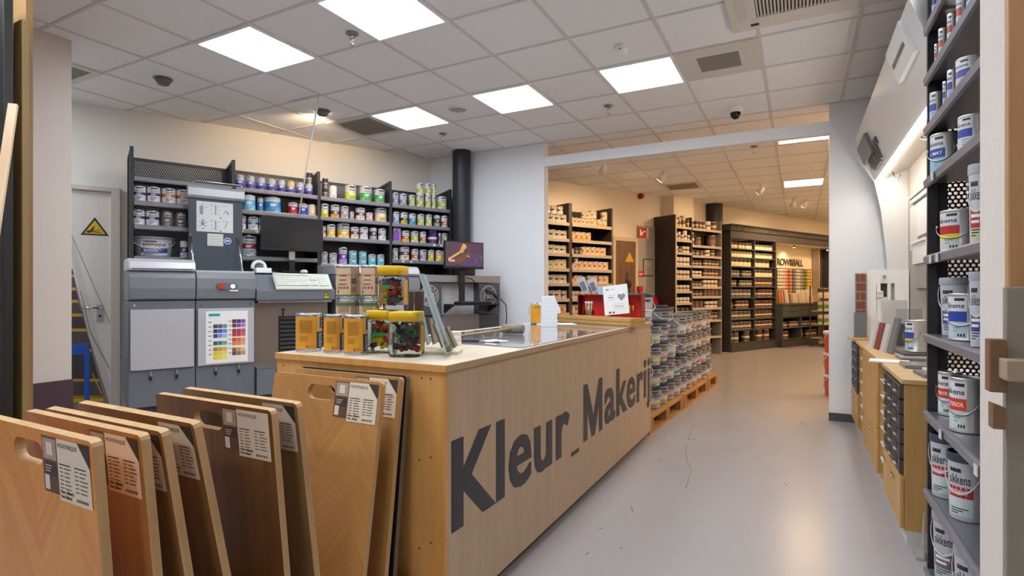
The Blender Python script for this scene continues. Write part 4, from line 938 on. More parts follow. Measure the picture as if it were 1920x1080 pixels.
# jars of clamps
m_pet = M('e9eef0', .03, trans=1., name='clear_plastic', spec=.4)
def clear(name, tint='f2f6f7'):
    """thin clear plastic: mostly see-through with a glossy film"""
    if name in MATS: return MATS[name]
    m = bpy.data.materials.new(name); m.use_nodes = True; nt = m.node_tree; N = nt.nodes; Lk = nt.links.new
    out = N['Material Output']; N.remove(N['Principled BSDF'])
    tr = N.new('ShaderNodeBsdfTransparent'); tr.inputs[0].default_value = lin(tint); gl = N.new('ShaderNodeBsdfGlossy'); gl.inputs['Roughness'].default_value = .05
    fr = N.new('ShaderNodeFresnel'); fr.inputs[0].default_value = 1.4; mx = N.new('ShaderNodeMixShader'); Lk(fr.outputs[0], mx.inputs[0]); Lk(tr.outputs[0], mx.inputs[1]); Lk(gl.outputs[0], mx.inputs[2]); Lk(mx.outputs[0], out.inputs[0])
    MATS[name] = m; return m
m_clear = clear('clear_jar_plastic'); m_yel = M('e3b70e', .35, name='yellow_lid', coat=.2)
CL = [('red', 'e0322a'), ('green', '36a343'), ('yellow', 'f2cf24'), ('black', '3a3230'), ('brown', '57413e'), ('blue', '2c3f8a'), ('dark grey', '585250')]
def clampmesh(kind):
    b = B(); c = .5
    if kind == 0:      # spring clamp: two jaws, pivot and grips
        b.prism([(-.5, .02), (-.1, .14), (.5, .3), (.5, .18), (.0, .02), (-.45, -.04)], 'y', -.13, .13).prism([(-.5, -.02), (-.1, -.14), (.5, -.3), (.5, -.18), (.0, -.02), (-.45, .04)], 'y', -.13, .13).rod((0, -.17, 0), (0, .17, 0), .11, 10)
    elif kind == 1:    # ring with a notch
        n = 14; o = [(.42*math.cos(.4+k*5.5/n), .42*math.sin(.4+k*5.5/n)) for k in range(n+1)]; i_ = [(.18*math.cos(.4+k*5.5/n), .18*math.sin(.4+k*5.5/n)) for k in range(n+1)]
        for k in range(n): b.prism([o[k], o[k+1], i_[k+1], i_[k]], 'y', -.13, .13)
    else:              # wedge
        b.prism([(-.55, -.14), (.55, -.2), (.55, .2), (-.55, .05)], 'y', -.18, .18)
    return b
CM = {}
def jar(name, label, pos, w, h, rot, mix, seed, nbig=18):
    t = thing(name, label, 'jar', pos, rot); a = w/2; P = 5
    prof = [(a*.9, .0), (a*.98, .012), (a, .03), (a, h*.69), (a*.97, h*.73), (a*.86, h*.76), (a*.86, h*.785)]
    B().lathe(prof, 32, power=P).lathe([(a*.9, .0), (0, .004)], 32, power=P).obj('jar_body', m_clear, t)
    B().lathe([(a*.88, h*.785), (a*.93, h*.79), (a*.93, h*.985), (a*.9, h), (0, h)], 40, power=8).obj('screw_lid', m_yel, t)
    l = B().box(a*1.003-.001, -a*.35, h*.12, a*1.003, a*.35, h*.68); l.obj('side_label', M('cf9b3a', .5), t)
    rnd = random.Random(seed); cr, sr_ = math.cos(rot), math.sin(rot); n = 0
    for lay in range(5):
        for q in range(5):
            col = mix[rnd.randrange(len(mix))]; kind = rnd.randrange(3); ln = w*(.42 if kind == 0 else .42 if kind == 1 else .4)*(1+.1*rnd.random())
            key = (kind, col)
            if key not in CM: CM[key] = clampmesh(kind).mesh('clamp_%d' % kind, [M(CL[col][1], .35, coat=.2)])
            ang = 2*pi*(q+.25*rnd.random()+.5*(lay % 2))/4; rad = 0 if q == 4 else a*.38
            lx, ly = rad*math.cos(ang), rad*math.sin(ang); lz = h*.2+lay*h*.108
            o = put('spring_clamp', CM[key], None, (pos[0]+lx*cr-ly*sr_, pos[1]+lx*sr_+ly*cr, pos[2]+lz)); o.scale = (ln, ln, ln)
            o.rotation_euler = (rnd.random()*6.28, rnd.uniform(-.6, .6), rnd.random()*6.28)
            sh = ('clamp', 'ring', 'wedge')[kind]
            tag(o, 'small %s plastic %s inside the %s' % (CL[col][0], sh, label.split(',')[0]), 'plastic clamp', '%s plastic %s pieces in %s' % (CL[col][0], sh, label.split(',')[0]))
def jpos(px0, px1, pyb):
    x, y = cpt((px0+px1)/2, pyb); b = -x*sa+y*ca; w = (px1-px0)*b/FPX; d = math.hypot(x, y); return x+x/d*w/2, y+y/d*w/2, w
x, y, w_ = jpos(729, 796, 671); jar('clamp_jar', 'clear front jar, yellow lid, full of mostly dark clamps', (x, y, CT+.001), w_*.93, .178, .35, [4, 4, 6, 3, 4, 2, 1, 0], 11)
x, y, w_ = jpos(688, 742, 664); jar('clamp_jar', 'clear lower jar beside the amber tin, with yellow lid and bright clamps', (x-.012, y+.02, CT+.001), w_*1.0, .178, .3, [0, 1, 2, 2, 0, 4, 1], 22)
x2, y2 = (x+hz(760, 671, CT)[0])/2-.02, y+.0; jar('clamp_jar', 'clear topmost jar, yellow lid, standing on the two other jars', (x+.03, y+.04, CT+.1805), w_*.97, .187, .25, [0, 1, 3, 4, 2, 5, 6, 0], 33)
# dark plank samples behind the jars
for k, (p0, p1) in enumerate(((757, 776), (777, 795))):
    x0, y0 = cpt(p0, 645); x1, y1 = cpt(p1, 645); b = -x0*sa+y0*ca
    ht = zat(546, b)-CT
    o = B().box(0, 0, 0, math.hypot(x1-x0, y1-y0)-.003, .02, ht).obj('plank_sample', wood('dark_plank_%d' % k, '3a2a22', '4a372c', 'z', 1, .4), None, (x0, y0, CT), YAW, .002)
    tag(o, 'upright dark brown plank sample behind the jars, %s' % ('next to the stacked jar' if k == 0 else 'next to the glass strip'), 'plank sample')
# leaning strips of glass and samples in a small wooden rack
m_glass = clear('greenish_glass', 'cfe3dc'); m_glassedge = M('9fb9b2', .15, coat=.5, name='glass_edge')
x, y = cpt(826, 668)
rk = thing('sample_rack', 'small pale wooden rack holding slanted sample strips beside the jars', 'sample rack', (x-.045, y+.06, CT), .42)
b = B().box(-.06, -.03, 0, .08, .09, .014); b.obj('base', m_top, rk)
def strip(px0, py0, px1, py1, lb, w, mat, edge, y0_):
    xa_, ya_ = cpt(px1, py1); b = -xa_*sa+ya_*ca; zt = zat(py0, b); dx = (px0-px1)*b/FPX
    L_ = math.hypot(zt-CT, dx); t = thing('sample_strip', lb, 'sample', (xa_, ya_, CT+.0185), YAW, None); t.rotation_euler = (0, math.atan2(dx, zt-CT), YAW)
    B().box(-.003, .0, 0, .003, w, L_).obj('pane', mat, t); B().box(-.0035, -.002, 0, .0035, 0, L_).obj('ground_edge', edge, t)
strip(786, 522, 838, 674, 'tall greenish glass strip leaning back above the sample rack', .16, m_glass, m_glassedge, 0)
strip(789, 602, 801, 655, 'short glass strip leaning just behind the front jar', .09, m_glass, m_glassedge, 0)
m_brz = M('8a7350', .35, .6, name='bronze')
for k, (a0, b0, a1, b1, lb) in enumerate(((804, 606, 813, 654, 'dark framed'), (812, 617, 829, 660, 'bronze edged'), (824, 620, 846, 664, 'narrow glass'), (836, 622, 853, 660, 'last bronze edged'))):
    strip(a0, b0, a1, b1, '%s sample strip standing slanted in the small wooden rack' % lb, .1, M('6f6a62', .3, .3) if k != 2 else m_glass, m_brz if k != 2 else m_glassedge, .0145)
x, y = cpt(846, 648)
for k in range(4):
    o = B().box(-.03, -.035, 0, .03, .035, .016).obj('paper_pad', M(('efece6', 'e2d8c8', 'efece6', 'dccfbd')[k], .7), None, (x-.0, y+.03, CT+.001+.0165*k), YAW+.05*k, .002)
    tag(o, 'cream paper pad in the small pile beside the sample rack, %s' % ('lowest', 'second from below', 'third from below', 'topmost')[k], 'paper pad')
# box cutter, paint smear sheet
MZ = CTOP+.005
x, y = hz(876, 640.5, MZ); t = thing('box_cutter', 'dark flat knife lying on the near edge of the glossy sheet', 'knife', (x, y, MZ), .35)
B().box(-.06, -.012, 0, .06, .012, .012).obj('handle', m_char, t, bevel=.003); B().prism([(.06, -.008), (.09, .002), (.06, .008)], 'z', .004, .005).obj('blade', m_steel, t)
x, y = hz(928, 641, MZ); rnd = random.Random(9)
cr_ = B(); n = 14
cr_.add([(0, 0, .012)]+[(.055*math.cos(2*pi*k/n)*(1+.3*rnd.random()), .03*math.sin(2*pi*k/n)*(1+.3*rnd.random()), .001+.006*rnd.random()) for k in range(n)], [(0, 1+k, 1+(k+1) % n) for k in range(n)])
tag(cr_.obj('crumpled_tissue', M('e8eef0', .5), None, (x, y, MZ+.001), .4), 'small crumpled white tissue on the glossy counter sheet', 'tissue')
# paint roller / rubber mallet
xa_, ya_ = hz(862, 634, MZ); xb_, yb_ = hz(962, 626, MZ); b = -xb_*sa+yb_*ca; rh = 9.0*b/FPX
t = thing('mallet', 'worn rubber mallet with a long wooden handle lying on the glossy sheet', 'mallet', (xb_, yb_, MZ+rh+.001), math.atan2(yb_-ya_, xb_-xa_))
L_ = math.hypot(xb_-xa_, yb_-ya_)
B().rod((-L_, 0, -rh+.01), (-.02, 0, 0), .008, 10, 0, .01).obj('handle', wood('mallet_handle', '8a6b48', 'a8875e', 'x', 1, .5), t)
vx = Vector((math.sin(.45), -math.cos(.45), 0))
B().rod(-vx*.06, vx*.06, rh, 18).rod(vx*.06, vx*.066, rh*.85, 18).rod(-vx*.066, -vx*.06, rh*.85, 18).obj('head', M('82796a', .6, vary=.2, vscale=40), t)
# amber tin and pile of white paint trays further along
x, y = hz(1002, 608, MZ); b = -x*sa+y*ca
t = thing('paint_can', 'small can with amber front label on the glossy counter sheet', 'can', (x, y+.05, MZ+.001), math.atan2(y, x)-pi/2); r_ = 12.5*b/FPX; h_ = 39*b/FPX
B().lathe([(0, 0), (r_, 0), (r_, h_), (r_*.9, h_), (r_*.9, h_-.006), (0, h_-.006)], 22).obj('can_body', m_tin, t); l = B(); l.arc(r_+.001, -1.3, 1.3, .01, h_-.012, 0, 10); l.arc(r_+.0015, -.4, .5, h_*.78, h_*.86, 1, 6); l.obj('label', [M('d9981f', .4), M('a36f14', .5)], t)
B().tube([(-r_-.003, 0, h_*.85), (-r_-.014, 0, h_*.7), (-r_-.012, 0, h_*.5), (-r_-.004, 0, h_*.42)], .0025, 5).obj('wire_handle', m_steel, t)
x, y = hz(1016, 613, MZ); b = -x*sa+y*ca; U = b/FPX
n = 16; zt = zat(555, b)-MZ
for k in range(n):
    f = (k+.5)/n; wx = (29 if f < .42 else 35-(f-.5)*4 if f < .55 else 35-(f-.55)*27)*U
    o = B().prism([(0, 0), (wx, 0), (wx, .1), (wx*.9, .17), (0, .17)], 'z', 0, zt/n-.0012).obj('paint_tray', M('f0f1f2', .45), None, (x, y, MZ+.001+k*zt/n), YAW)
    tag(o, 'white plastic tray in the tall nested stack beside the amber can', 'paint tray', 'nested white paint trays')
# papers and wooden frames at the far end
x, y = hz(1068, 606, MZ); tag(B().box(-.15, -.1, 0, .15, .1, .002).obj('leaflet', m_paper, None, (x-.05, y-.17, MZ+.001), YAW+.1), 'white leaflet lying flat in front of the wooden frames', 'leaflet')
P0 = hz(1046, 598, CT+.03); P1 = hz(1181, 606, CT+.03); dx, dy = P1[0]-P0[0], P1[1]-P0[1]; L_ = math.hypot(dx, dy); rt = math.atan2(dy, dx)
m_oak = wood('honey_oak', 'a97c3f', 'c79b58', 'x', 1., .4, coat=.2)
for k, lb in enumerate(('lower', 'upper')):
    t = thing('wooden_tray', '%s of two long honey oak trays stacked at the far counter end' % lb, 'tray', (P0[0], P0[1], MZ+.001+k*.029), rt)
    for (q0, q1) in ((0, .03), (.15, .18)): B().box(0, q0, 0, L_, q1, .026).obj('rail', m_oak, t, bevel=.004)
    for (q0, q1) in ((0, .03), (L_-.03, L_)): B().box(q0, .03, 0, q1, .15, .026).obj('end_rail', m_oak, t)
# red tool display
x, y, z, s, b = hl(1083, 590, (0, 4.42), (1, 0)); x1, _, _, _, _ = hl(1214, 590, (0, 4.42), (1, 0)); wR = min(x1-x, -1.13-x); hR = zat(553, b)-CT-.004
t = thing('tool_display', 'open red display box with yellow-handled tools at the far counter end', 'tool display', (x, 4.42, CT+.001)); m_red = M('d62824', .4)
B().box(0, .1, 0, wR, .112, hR).obj('back_panel', m_red, t)
for u in (0, wR*.49, wR-.008): B().box(u, 0, 0, u+.008, .1, hR).obj('divider', M('8e1718', .4) if u else M('4a1416', .4), t)
B().box(0, 0, 0, wR, .1, .008).obj('floor_panel', m_red, t); B().box(0, .0, hR, wR, .112, hR+.006).obj('top_edge', M('6d1216', .4), t)
rnd = random.Random(4); X0, Y0 = x, 4.42
for k in range(7):
    u = wR*(.56+.055*k) if k < 6 else wR*.12; up = (.17 if k < 2 else .1) if k < 6 else .07
    q = thing('hand_tool', ('yellow-handled screwdriver hanging in the red display, %s from its divider' % ORD[k+1]) if k < 6 else 'yellow gripped trowel leaning in the first bay of the red display', 'hand tool', (X0+u, Y0+.085, CT+up), 0, 'tools in the red display')
    B().rod((0, 0, 0), (0, 0, .045 if k < 6 else .06), .009 if k < 6 else .016, 8).obj('grip', M('e8b92a', .4), q); B().rod((0, 0, -.03), (0, 0, 0), .004, 6).obj('shaft', m_steel, q)
x, y = hz(1104, 592, CT); t = thing('glass_jar', 'glass of paint brushes in front of the red display', 'jar', (x+.0, 4.36, CT+.001)); xg = hl(1104, 590, (0, 4.36), (1, 0)); t.location[0] = xg[0]; rg = 9.5*xg[4]/FPX
B().lathe([(rg, 0), (rg, .1)], 18).lathe([(rg, 0), (0, .002)], 18).obj('glass', clear('clear_jar_plastic'), t); B().lathe([(rg*.9, .004), (rg*.9, .055), (0, .055)], 14).obj('fill', M('cfc9b8', .6), t)
for k in range(6):
    a_ = k*1.05; q = thing('paint_brush', 'thin paint brush standing in the glass before the red display', 'paint brush', (xg[0]+.014*math.cos(a_), 4.36+.014*math.sin(a_), CT+.06), 0, 'brushes in the glass')
    B().rod((0, 0, 0), (.012*math.cos(a_), .012*math.sin(a_), .09), .004, 6).obj('handle', M(('d8d2c0', '4f6a4a', 'c9b48a')[k % 3], .5), q); B().rod((.012*math.cos(a_), .012*math.sin(a_), .09), (.014*math.cos(a_), .014*math.sin(a_), .115), .006, 6).obj('bristles', M('e6dcc4', .8), q)
# brochures leaning above the red box, blue-green pack, standing notice
for k, (p0, p1, lb) in enumerate(((1078, 1092, 'front'), (1096, 1112, 'back'))):
    xb_, _, _, _, bb_ = hl(p0+5, 553, (0, 4.47+.03*k), (1, 0)); hh = (28-2*k)*bb_/FPX
    t = thing('brochure', '%s grey brochure leaning on top of the red tool display' % lb, 'brochure', (xb_+.05, 4.475+.025*k, CT+hR+.01), 0); t.rotation_euler = (0, -.42, 0)
    B().box(0, 0, 0, .065, .012, hh*1.08).obj('cover', M('b9bcc6', .5), t); B().box(.008, -.001, .02, .05, 0, hh*.8).obj('cover_picture', M('6f7484', .5), t)
xb_, _, _, _, bb_ = hl(1133, 553, (0, 4.48), (1, 0)); t = thing('product_pack', 'pale blue pack with orange top on the red tool display', 'pack', (xb_-.05, 4.48, CT+hR+.008))
B().box(0, -.02, 0, .1, .02, .07).obj('box', M('a9cbd8', .5), t); B().box(0, -.02, .07, .1, .02, .085).obj('top', M('d59a5a', .5), t)
xa_, ya_, za_, _, ba_ = hl(1182, 596, (0, 4.28), (1, 0)); xb_, *_ = hl(1136, 596, (0, 4.28), (1, 0)); w_ = xa_-xb_; hN = zat(537, ba_)-CT-.062
t = thing('notice_card', 'white notice card with a grey heart standing on the wooden frames', 'notice', (xb_, 4.255, CT+.064), 0); t.rotation_euler = (-.12, -.12, 0)
B().box(0, 0, 0, w_, .004, hN).obj('card', m_paper, t)
c = B(); q = lambda u0, v0, u1, v1, mi: c.add([(u0*w_, -.001, v0*hN), (u1*w_, -.001, v0*hN), (u1*w_, -.001, v1*hN), (u0*w_, -.001, v1*hN)], [(0, 1, 2, 3)], mi)
q(.12, .85, .24, .885, 1); q(.34, .85, .46, .88, 0); q(.18, .66, .5, .672, 0); q(.2, .58, .42, .6, 1); q(.18, .5, .48, .51, 0); q(.4, .34, .8, .35, 0); q(.42, .26, .8, .275, 1); q(.4, .18, .86, .19, 0); q(.18, .05, .27, .11, 1); q(.33, .05, .42, .1, 1)
n = 20; c.add([(w_*.74, -.0012, hN*.52)]+[(w_*(.74+.011*16*math.sin(t_)**3*.9), -.0012, hN*(.58+.009*(13*math.cos(t_)-5*math.cos(2*t_)-2*math.cos(3*t_)-math.cos(4*t_)))) for t_ in [2*pi*k/n for k in range(n)]], [(0, 1+k, 1+(k+1) % n) for k in range(n)], 2)
c.obj('printed_notice', [M('b9b9bd', .7), M('55565e', .7), M('8a8c96', .7)], t)

# ================================================================ panels at the near left edge
m_brz2 = wood('bronze_brown_board', '7a5f36', '8d7044', 'z', .4, .5)
def pxw(px, y): d = ray(px); t = y/d[1]; return d[0]*t
xL, xR_ = pxw(28, 1.3), pxw(55, 1.33)
tag(B().box(xL-.02, 1.3, 0, xR_, 1.33, 2.62).obj('display_board', m_brz2, None, None, None, .004), 'tall bronze-brown board standing beside the white wall end', 'board')
xL2 = pxw(6, 1.22); tag(B().box(xL2-.7, 1.22, 0, xL2, 1.26, 2.75).obj('display_board', M('14120f', .5), None, None, None, .004), 'tall black board at the edge beside the bronze one', 'board')
xB = pxw(-6, 1.36); tag(B().box(xL2-1.2, 1.36, 0, pxw(62, 1.39), 1.39, CZ-.008).obj('display_board', wood('brown_back_board', '7d5f38', '90714a', 'z', .4, .5)), 'taller brown board rising behind the bronze and black ones', 'board')
p0 = Vector((pxw(-8, 1.13), 1.13, 1.55)); b = .9
zt_ = zat(196, -pxw(25, 1.19)*sa+1.19*ca); p1 = Vector((pxw(25, 1.19), 1.19, zt_)); 
zb_ = zat(380, -pxw(-2, 1.1)*sa+1.1*ca); p0 = Vector((pxw(-2, 1.1), 1.1, zb_)); d = (p1-p0).normalized(); p0 = p1-d*((p1.z-.01)/d.z)
bt = B().box(-.017, -.009, 0, .017, .009, (p1-p0).length).obj('wooden_batten', wood('pale_batten', 'c6a584', 'd8bb9c', 'z', 1, .5), None, p0); bt.rotation_euler = d.to_track_quat('Z', 'Y').to_euler()
tag(bt, 'pale wooden batten leaning diagonally against the black board', 'batten')
# ================================================================ metal rack at the near right (local: x towards the viewer, y into the rack)
RX, RY = .5, 2.965
RROT = -pi/2
RZ = [2.382, 2.163, 1.944, 1.716, 1.381, 1.041, .703, .363, .018]
t = thing('metal_rack', 'dark metal rack with nine shelves of paint at the near side of the aisle', 'rack', (RX, RY, 0), RROT)
m_perfR = perforated('perforated_black_metal', '26272b', .02, .0068, (1, 2))
B().box(-.012, 0, 0, .012, .035, 2.95).box(-.012, .38, 0, .012, .41, 2.95).obj('upright', m_dark, t)
B().box(.93, 0, 0, .955, .035, 2.95).box(.93, .38, 0, .955, .41, 2.95).obj('upright', m_dark, t)
B().box(-.008, .035, 0, -.004, .38, 2.95).obj('end_panel', m_perfR, t)
B().box(-.004, .035, 0, 0, .072, 2.95).obj('end_stile', m_dark, t)
B().box(0, .405, 0, .95, .409, 2.95).obj('back_panel', m_dark, t)
m_shelfR = M('8e8d92', .3, .6, name='galvanised_shelf')
for z in RZ+[2.62]:
    B().box(.013, .002, z-.02, .929, .404, z).obj('shelf', m_shelfR, t)
    B().prism([(.0, z-.037), (-.012, z-.034), (-.015, z-.006), (-.01, z+.001), (.0, z+.001)], 'x', .0, .94).obj('shelf_edge', m_lip, t)
for (px, zi) in ((1757, 4), (1744.5, 4), (1763, 6), (1830, 6), (1748, 3)):
    y_ = hl(px, 500, (RX-.02, 0), (0, 1))[1]
    tag(B().box(-.018, -.003, -.017, .018, .0, .017).obj('price_ticket', M('d6d4d2', .5), None, (RX-.019, y_, RZ[zi]-.022), RROT), 'pale price ticket clipped to a shelf edge of the near metal rack', 'price ticket', 'tickets on the near metal rack')
SK = {}; m_tin2 = M('dcdad6', .34, .75, name='satin_tinplate')
def sik(key, mid, low, word, big=False, mid2=None):
    if key in SK: return SK[key]
    b = B().lathe([(0, 0), (.95, 0), (1, .012), (1, .03), (.985, .035), (.985, .95), (1.0, .955), (1.0, .985), (.97, 1), (.93, .998), (.93, .96), (0, .96)], 36); body = b.mesh('tin_body_'+key, [m_tin2])
    l = B().lathe([(.925, .962), (.9, .985), (.84, .985), (.82, .97), (0, .97)], 28).mesh('tin_lid', [m_tin])
    p = B(); R = .99; a0, a1 = -1.55, .62
    p.arc(R, a0, a1, .06, .4, 1, 14); p.arc(R, a0, a1, .4, .62, 2, 14); p.arc(R, a0, a1, .62, .93, 0, 14)
    if mid2: p.arc(R+.001, a0, a1, .27, .42, 6, 14)
    p.arc(R+.002, -.1, .5, .84, .9, 3, 6); fn = lambda u, v: ((R+.004)*math.sin(u), -(R+.004)*math.cos(u), v)
    fit(p, 'sikkens', -1.1, .5, .69, .79, fn, 3, .02)
    if word: fit(p, word, -.9, .45, .47, .55, fn, 4, .012)
    for k in range(3): p.arc(R+.002, -.2, .4-.15*k, .32-.06*k, .345-.06*k, 5, 5)
    for k in range(3): p.arc(R+.002, .1+.16*k, .2+.16*k, .09, .15, 3, 2)
    pr = p.mesh('tin_label_'+key, [M('dcdde2', .35), M(low, .35), M(mid, .35), M('2a2c36', .45), m_white, M('8f98a8', .5)]+([M(mid2, .35)] if mid2 else []))
    h = B(); pts = []
    for i in range(13): a = -pi/2+pi*i/12; pts.append((1.03*math.cos(a+pi/2)*1.0, -.55*math.sin(a+pi/2)-.5, .62-.3*math.sin(a+pi/2)))
    h.tube(pts, .018, 5); h.lathe([(.06, -.03), (.06, .03), (0, .03)], 8, (1.02, -.5, .62)).lathe([(.06, -.03), (.06, .03), (0, .03)], 8, (-1.02, -.5, .62)); hm = h.mesh('tin_handle', [m_steel])
    SK[key] = (body, l, pr, hm); return SK[key]
def rfit(px, yt, r, back):
    """stand a tin on the shelf inside the rack's far end"""
    X_, Y_, Z_, s_, b_ = hl(px, yt, (RX+.004+r+back, 0), (0, 1))
    if Y_ > RY-.018-r*1.1: k = (RY-.018-r*1.1)/Y_; X_, Y_, b_ = X_*k, Y_*k, b_*k
    return X_, Y_, Z_, s_, b_
def rtin(px0, px1, yt, zi, key, spec, label, group, back=0., handle=False, name='paint_tin', cat='paint tin'):
    px = (px0+px1)/2; r = .06
    for _ in range(5):
        X_, Y_, Z_, s_, b_ = rfit(px, yt, r, back); r = (px1-px0)*b_/FPX/2*.94
    z0 = RZ[zi]+.002; h = zat(yt, b_-r*.5)-z0
    body, l, pr, hm = sik(key, *spec); o = put(name, body, None, (X_, Y_, z0)); o.scale = (r, r, h); tag(o, label, cat, group)
    put('lid', l, o); put('label', pr, o, None, RROT+.74)
    if handle: put('handle', hm, o, None, RROT+.95)
    return r, h
GR = 'tins on the near metal rack'
BLUE = ('2c4499', 'b9c6e0', ''); RED = ('c23a34', 'd4dcde', '')
for (a_, b_, yt, zi, key, spec, lb, hd) in [
    (1748, 1764, -34, 0, 'blue', BLUE, 'blue labelled tin alone at the very top of the near rack', False),
    (1752.5, 1760, 82, 1, 'red', RED, 'red labelled tin furthest along the upper tin shelf of the near rack', False), (1760.5, 1776, 52, 1, 'red', RED, 'red labelled tin second from the far end, upper tin shelf of near rack', False),
    (1777, 1793, 24, 1, 'red', RED, 'red labelled tin third from the far end, upper tin shelf of near rack', False), (1794, 1813, -12, 1, 'red', RED, 'red labelled tin fourth from the far end, upper tin shelf of near rack', False), (1814, 1840, -40, 1, 'blue', BLUE, 'blue labelled tin closest to the plaster column, upper tin shelf of near rack', False),
    (1744.7, 1767.5, 172, 2, 'blue', BLUE, 'blue labelled tin at the far end of the small tin shelf, near rack', False), (1768, 1776.7, 152, 2, 'blue', BLUE, 'partly hidden blue tin second on the small tin shelf, near rack', False), (1777, 1794.7, 130, 2, 'blue', BLUE, 'tall blue labelled tin third on the small tin shelf, near rack', False), (1796, 1842, 105, 2, 'blueb', ('2f3f98', 'c9b8cf', ''), 'large blue labelled tin closest to the column, small tin shelf, near rack', False),
    (1748, 1798, 248, 3, 'bluem', ('2c46a0', '9cc3d8', 'RA MAT'), 'wide tin with blue label and wire handle, far end of its shelf', True), (1800, 1846, 214, 3, 'bluec', ('2743a0', 'cfd6de', ''), 'wide tin with blue label and square badge beside the column', False),
    (1768, 1831, 392, 4, 'redyel', ('c22f2c', 'c9d3d2', '', False, 'e5cf2f'), 'wide tin with red and yellow label and wire handle', True),
    (1783.6, 1842, 550, 5, 'bluel', ('2c4aa8', 'bfd4da', ''), 'wide tin with blue label in front of the grey lidded buckets', True),
    (1762, 1800, 698, 6, 'redi', ('d8442f', 'd3e0dc', 'INTERIOR'), 'red labelled INTERIOR tin behind the EXTERIOR tin', True), (1785, 1840, 709, 6, 'rede', ('dd4a33', 'cfdcd8', 'EXTERIOR'), 'red labelled EXTERIOR tin with wire handle, second lowest tin shelf', True)]:
    rtin(a_, b_, yt, zi, key, spec, lb, GR, back=.16 if key == 'redi' else 0, handle=hd)
def rbucket(px0, px1, yt, zi, key, spec, label, back=0.):
    px = (px0+px1)/2; r = .1
    for _ in range(5):
        X_, Y_, Z_, s_, b_ = rfit(px, yt, r, back); r = (px1-px0)*b_/FPX/2*.94
    z0 = RZ[zi]+.002; h = (zat(yt, b_)-z0)
    bucket(key, spec, X_, Y_, z0, r/1.03, h, RROT+.95, label, 'buckets on the near metal rack')
rbucket(1766, 1829, 519, 5, 'rb1', ('c9c8d0', 'a9aab4', 'c5cde0', '4a4a8c', '2a2b33', 'sikkens'), 'grey lidded bucket behind the blue labelled tin, far end', .05)
rbucket(1820, 1858, 507, 5, 'rb1', ('c9c8d0', 'a9aab4', 'c5cde0', '4a4a8c', '2a2b33', 'sikkens'), 'grey lidded bucket half hidden by the column beside the blue tin', .0)
rbucket(1819, 1862, 306, 4, 'rb2', ('cfcfd4', 'b2b4ba', 'd6cfa2', 'b8352f', '2a2b33', 'sikkens'), 'tall grey lidded bucket half hidden by the column beside the red-yellow tin', .0)
SPD = ('c7c9ce', '3d475a', 'cddbd8', 'c22a2c', '2a2b33', 'sikkens', 'EXTERIOR')
rbucket(1747, 1800, 812, 7, 'rb3', SPD, 'grey bucket with slate lid and red band standing further along the shelf', .1)
rbucket(1780, 1846, 846, 7, 'rb3', SPD, 'grey bucket with slate lid and red band nearest the plaster column', .0)
SPG = ('c2c3c8', '9fa1a8', 'c9ccd2', '7a6670', '2a2b33', 'sikkens')
rbucket(1752, 1812, 960, 8, 'rb4', SPG, 'grey lidded bucket on the lowest shelf, further along', .05)
rbucket(1793, 1860, 1024, 8, 'rb4', SPG, 'grey lidded bucket on the lowest shelf, nearest the plaster column', .0)
# plaster column and sample boards at the near right edge
m_plast = M('ddd4cc', .75, bump=.25, bscale=35, vary=.05, vscale=25, name='rough_white_plaster')
struct(B().box(.436, 1.70, 0, .72, 1.9, CZ).obj('column_right', m_plast))
xq = lambda px, y: (lambda d: d[0]*y/d[1])(ray(px))
o = B().box(xq(1890, 1.45), 1.45, 0, xq(1890, 1.45)+.5, 1.47, 2.9).obj('display_board', wood('warm_orange_board', 'b07f52', 'c69566', 'z', .5, .55), bevel=.003); tag(o, 'tall warm orange wooden board beside the rough plaster column', 'board')
yb = 1.3; xb0 = xq(1886, yb); bb = -xb0*sa+yb*ca
o = B().box(xb0, yb, 0, xb0+.5, yb+.02, zat(538, bb)).obj('display_board', M('8f8475', .85, bump=.2, bscale=60, vary=.14, vscale=14, name='grey_fibre_board'), bevel=.003); tag(o, 'grey-beige fibre board standing in front of the orange board', 'board')
xb1 = xq(1877, yb); 
m_cork = M('7d5c40', .85, vary=.15, vscale=50, bump=.15, name='brown_hardboard')
yk = yb-.03; bk = lambda px: -xq(px, yk)*sa+yk*ca
t = thing('hardboard_bracket', 'upper brown hardboard piece with a square peg on the fibre board edge', 'bracket', (xq(1855, yk), yk, zat(735, bk(1855)))); hh = zat(636, bk(1855))-zat(735, bk(1855)); ww = xq(1889, yk)-xq(1855, yk)
B().box(0, 0, 0, ww, .028, hh).obj('plate', m_cork, t, bevel=.002)
B().box(ww*.5, -.045, hh*.28, ww*.5+.035, 0, hh*.66).obj('peg', M('a58d74', .8), t, bevel=.002)
t = thing('hardboard_bracket', 'lower brown hardboard piece on the fibre board edge', 'bracket', (xq(1862, yk), yk, zat(804, bk(1862)))); hh = zat(757, bk(1862))-zat(804, bk(1862)); ww = xq(1886, yk)-xq(1862, yk)
B().prism([(0, 0), (ww, 0), (ww, hh*.85), (0, hh)], 'y', 0, .028).obj('plate', m_cork, t)

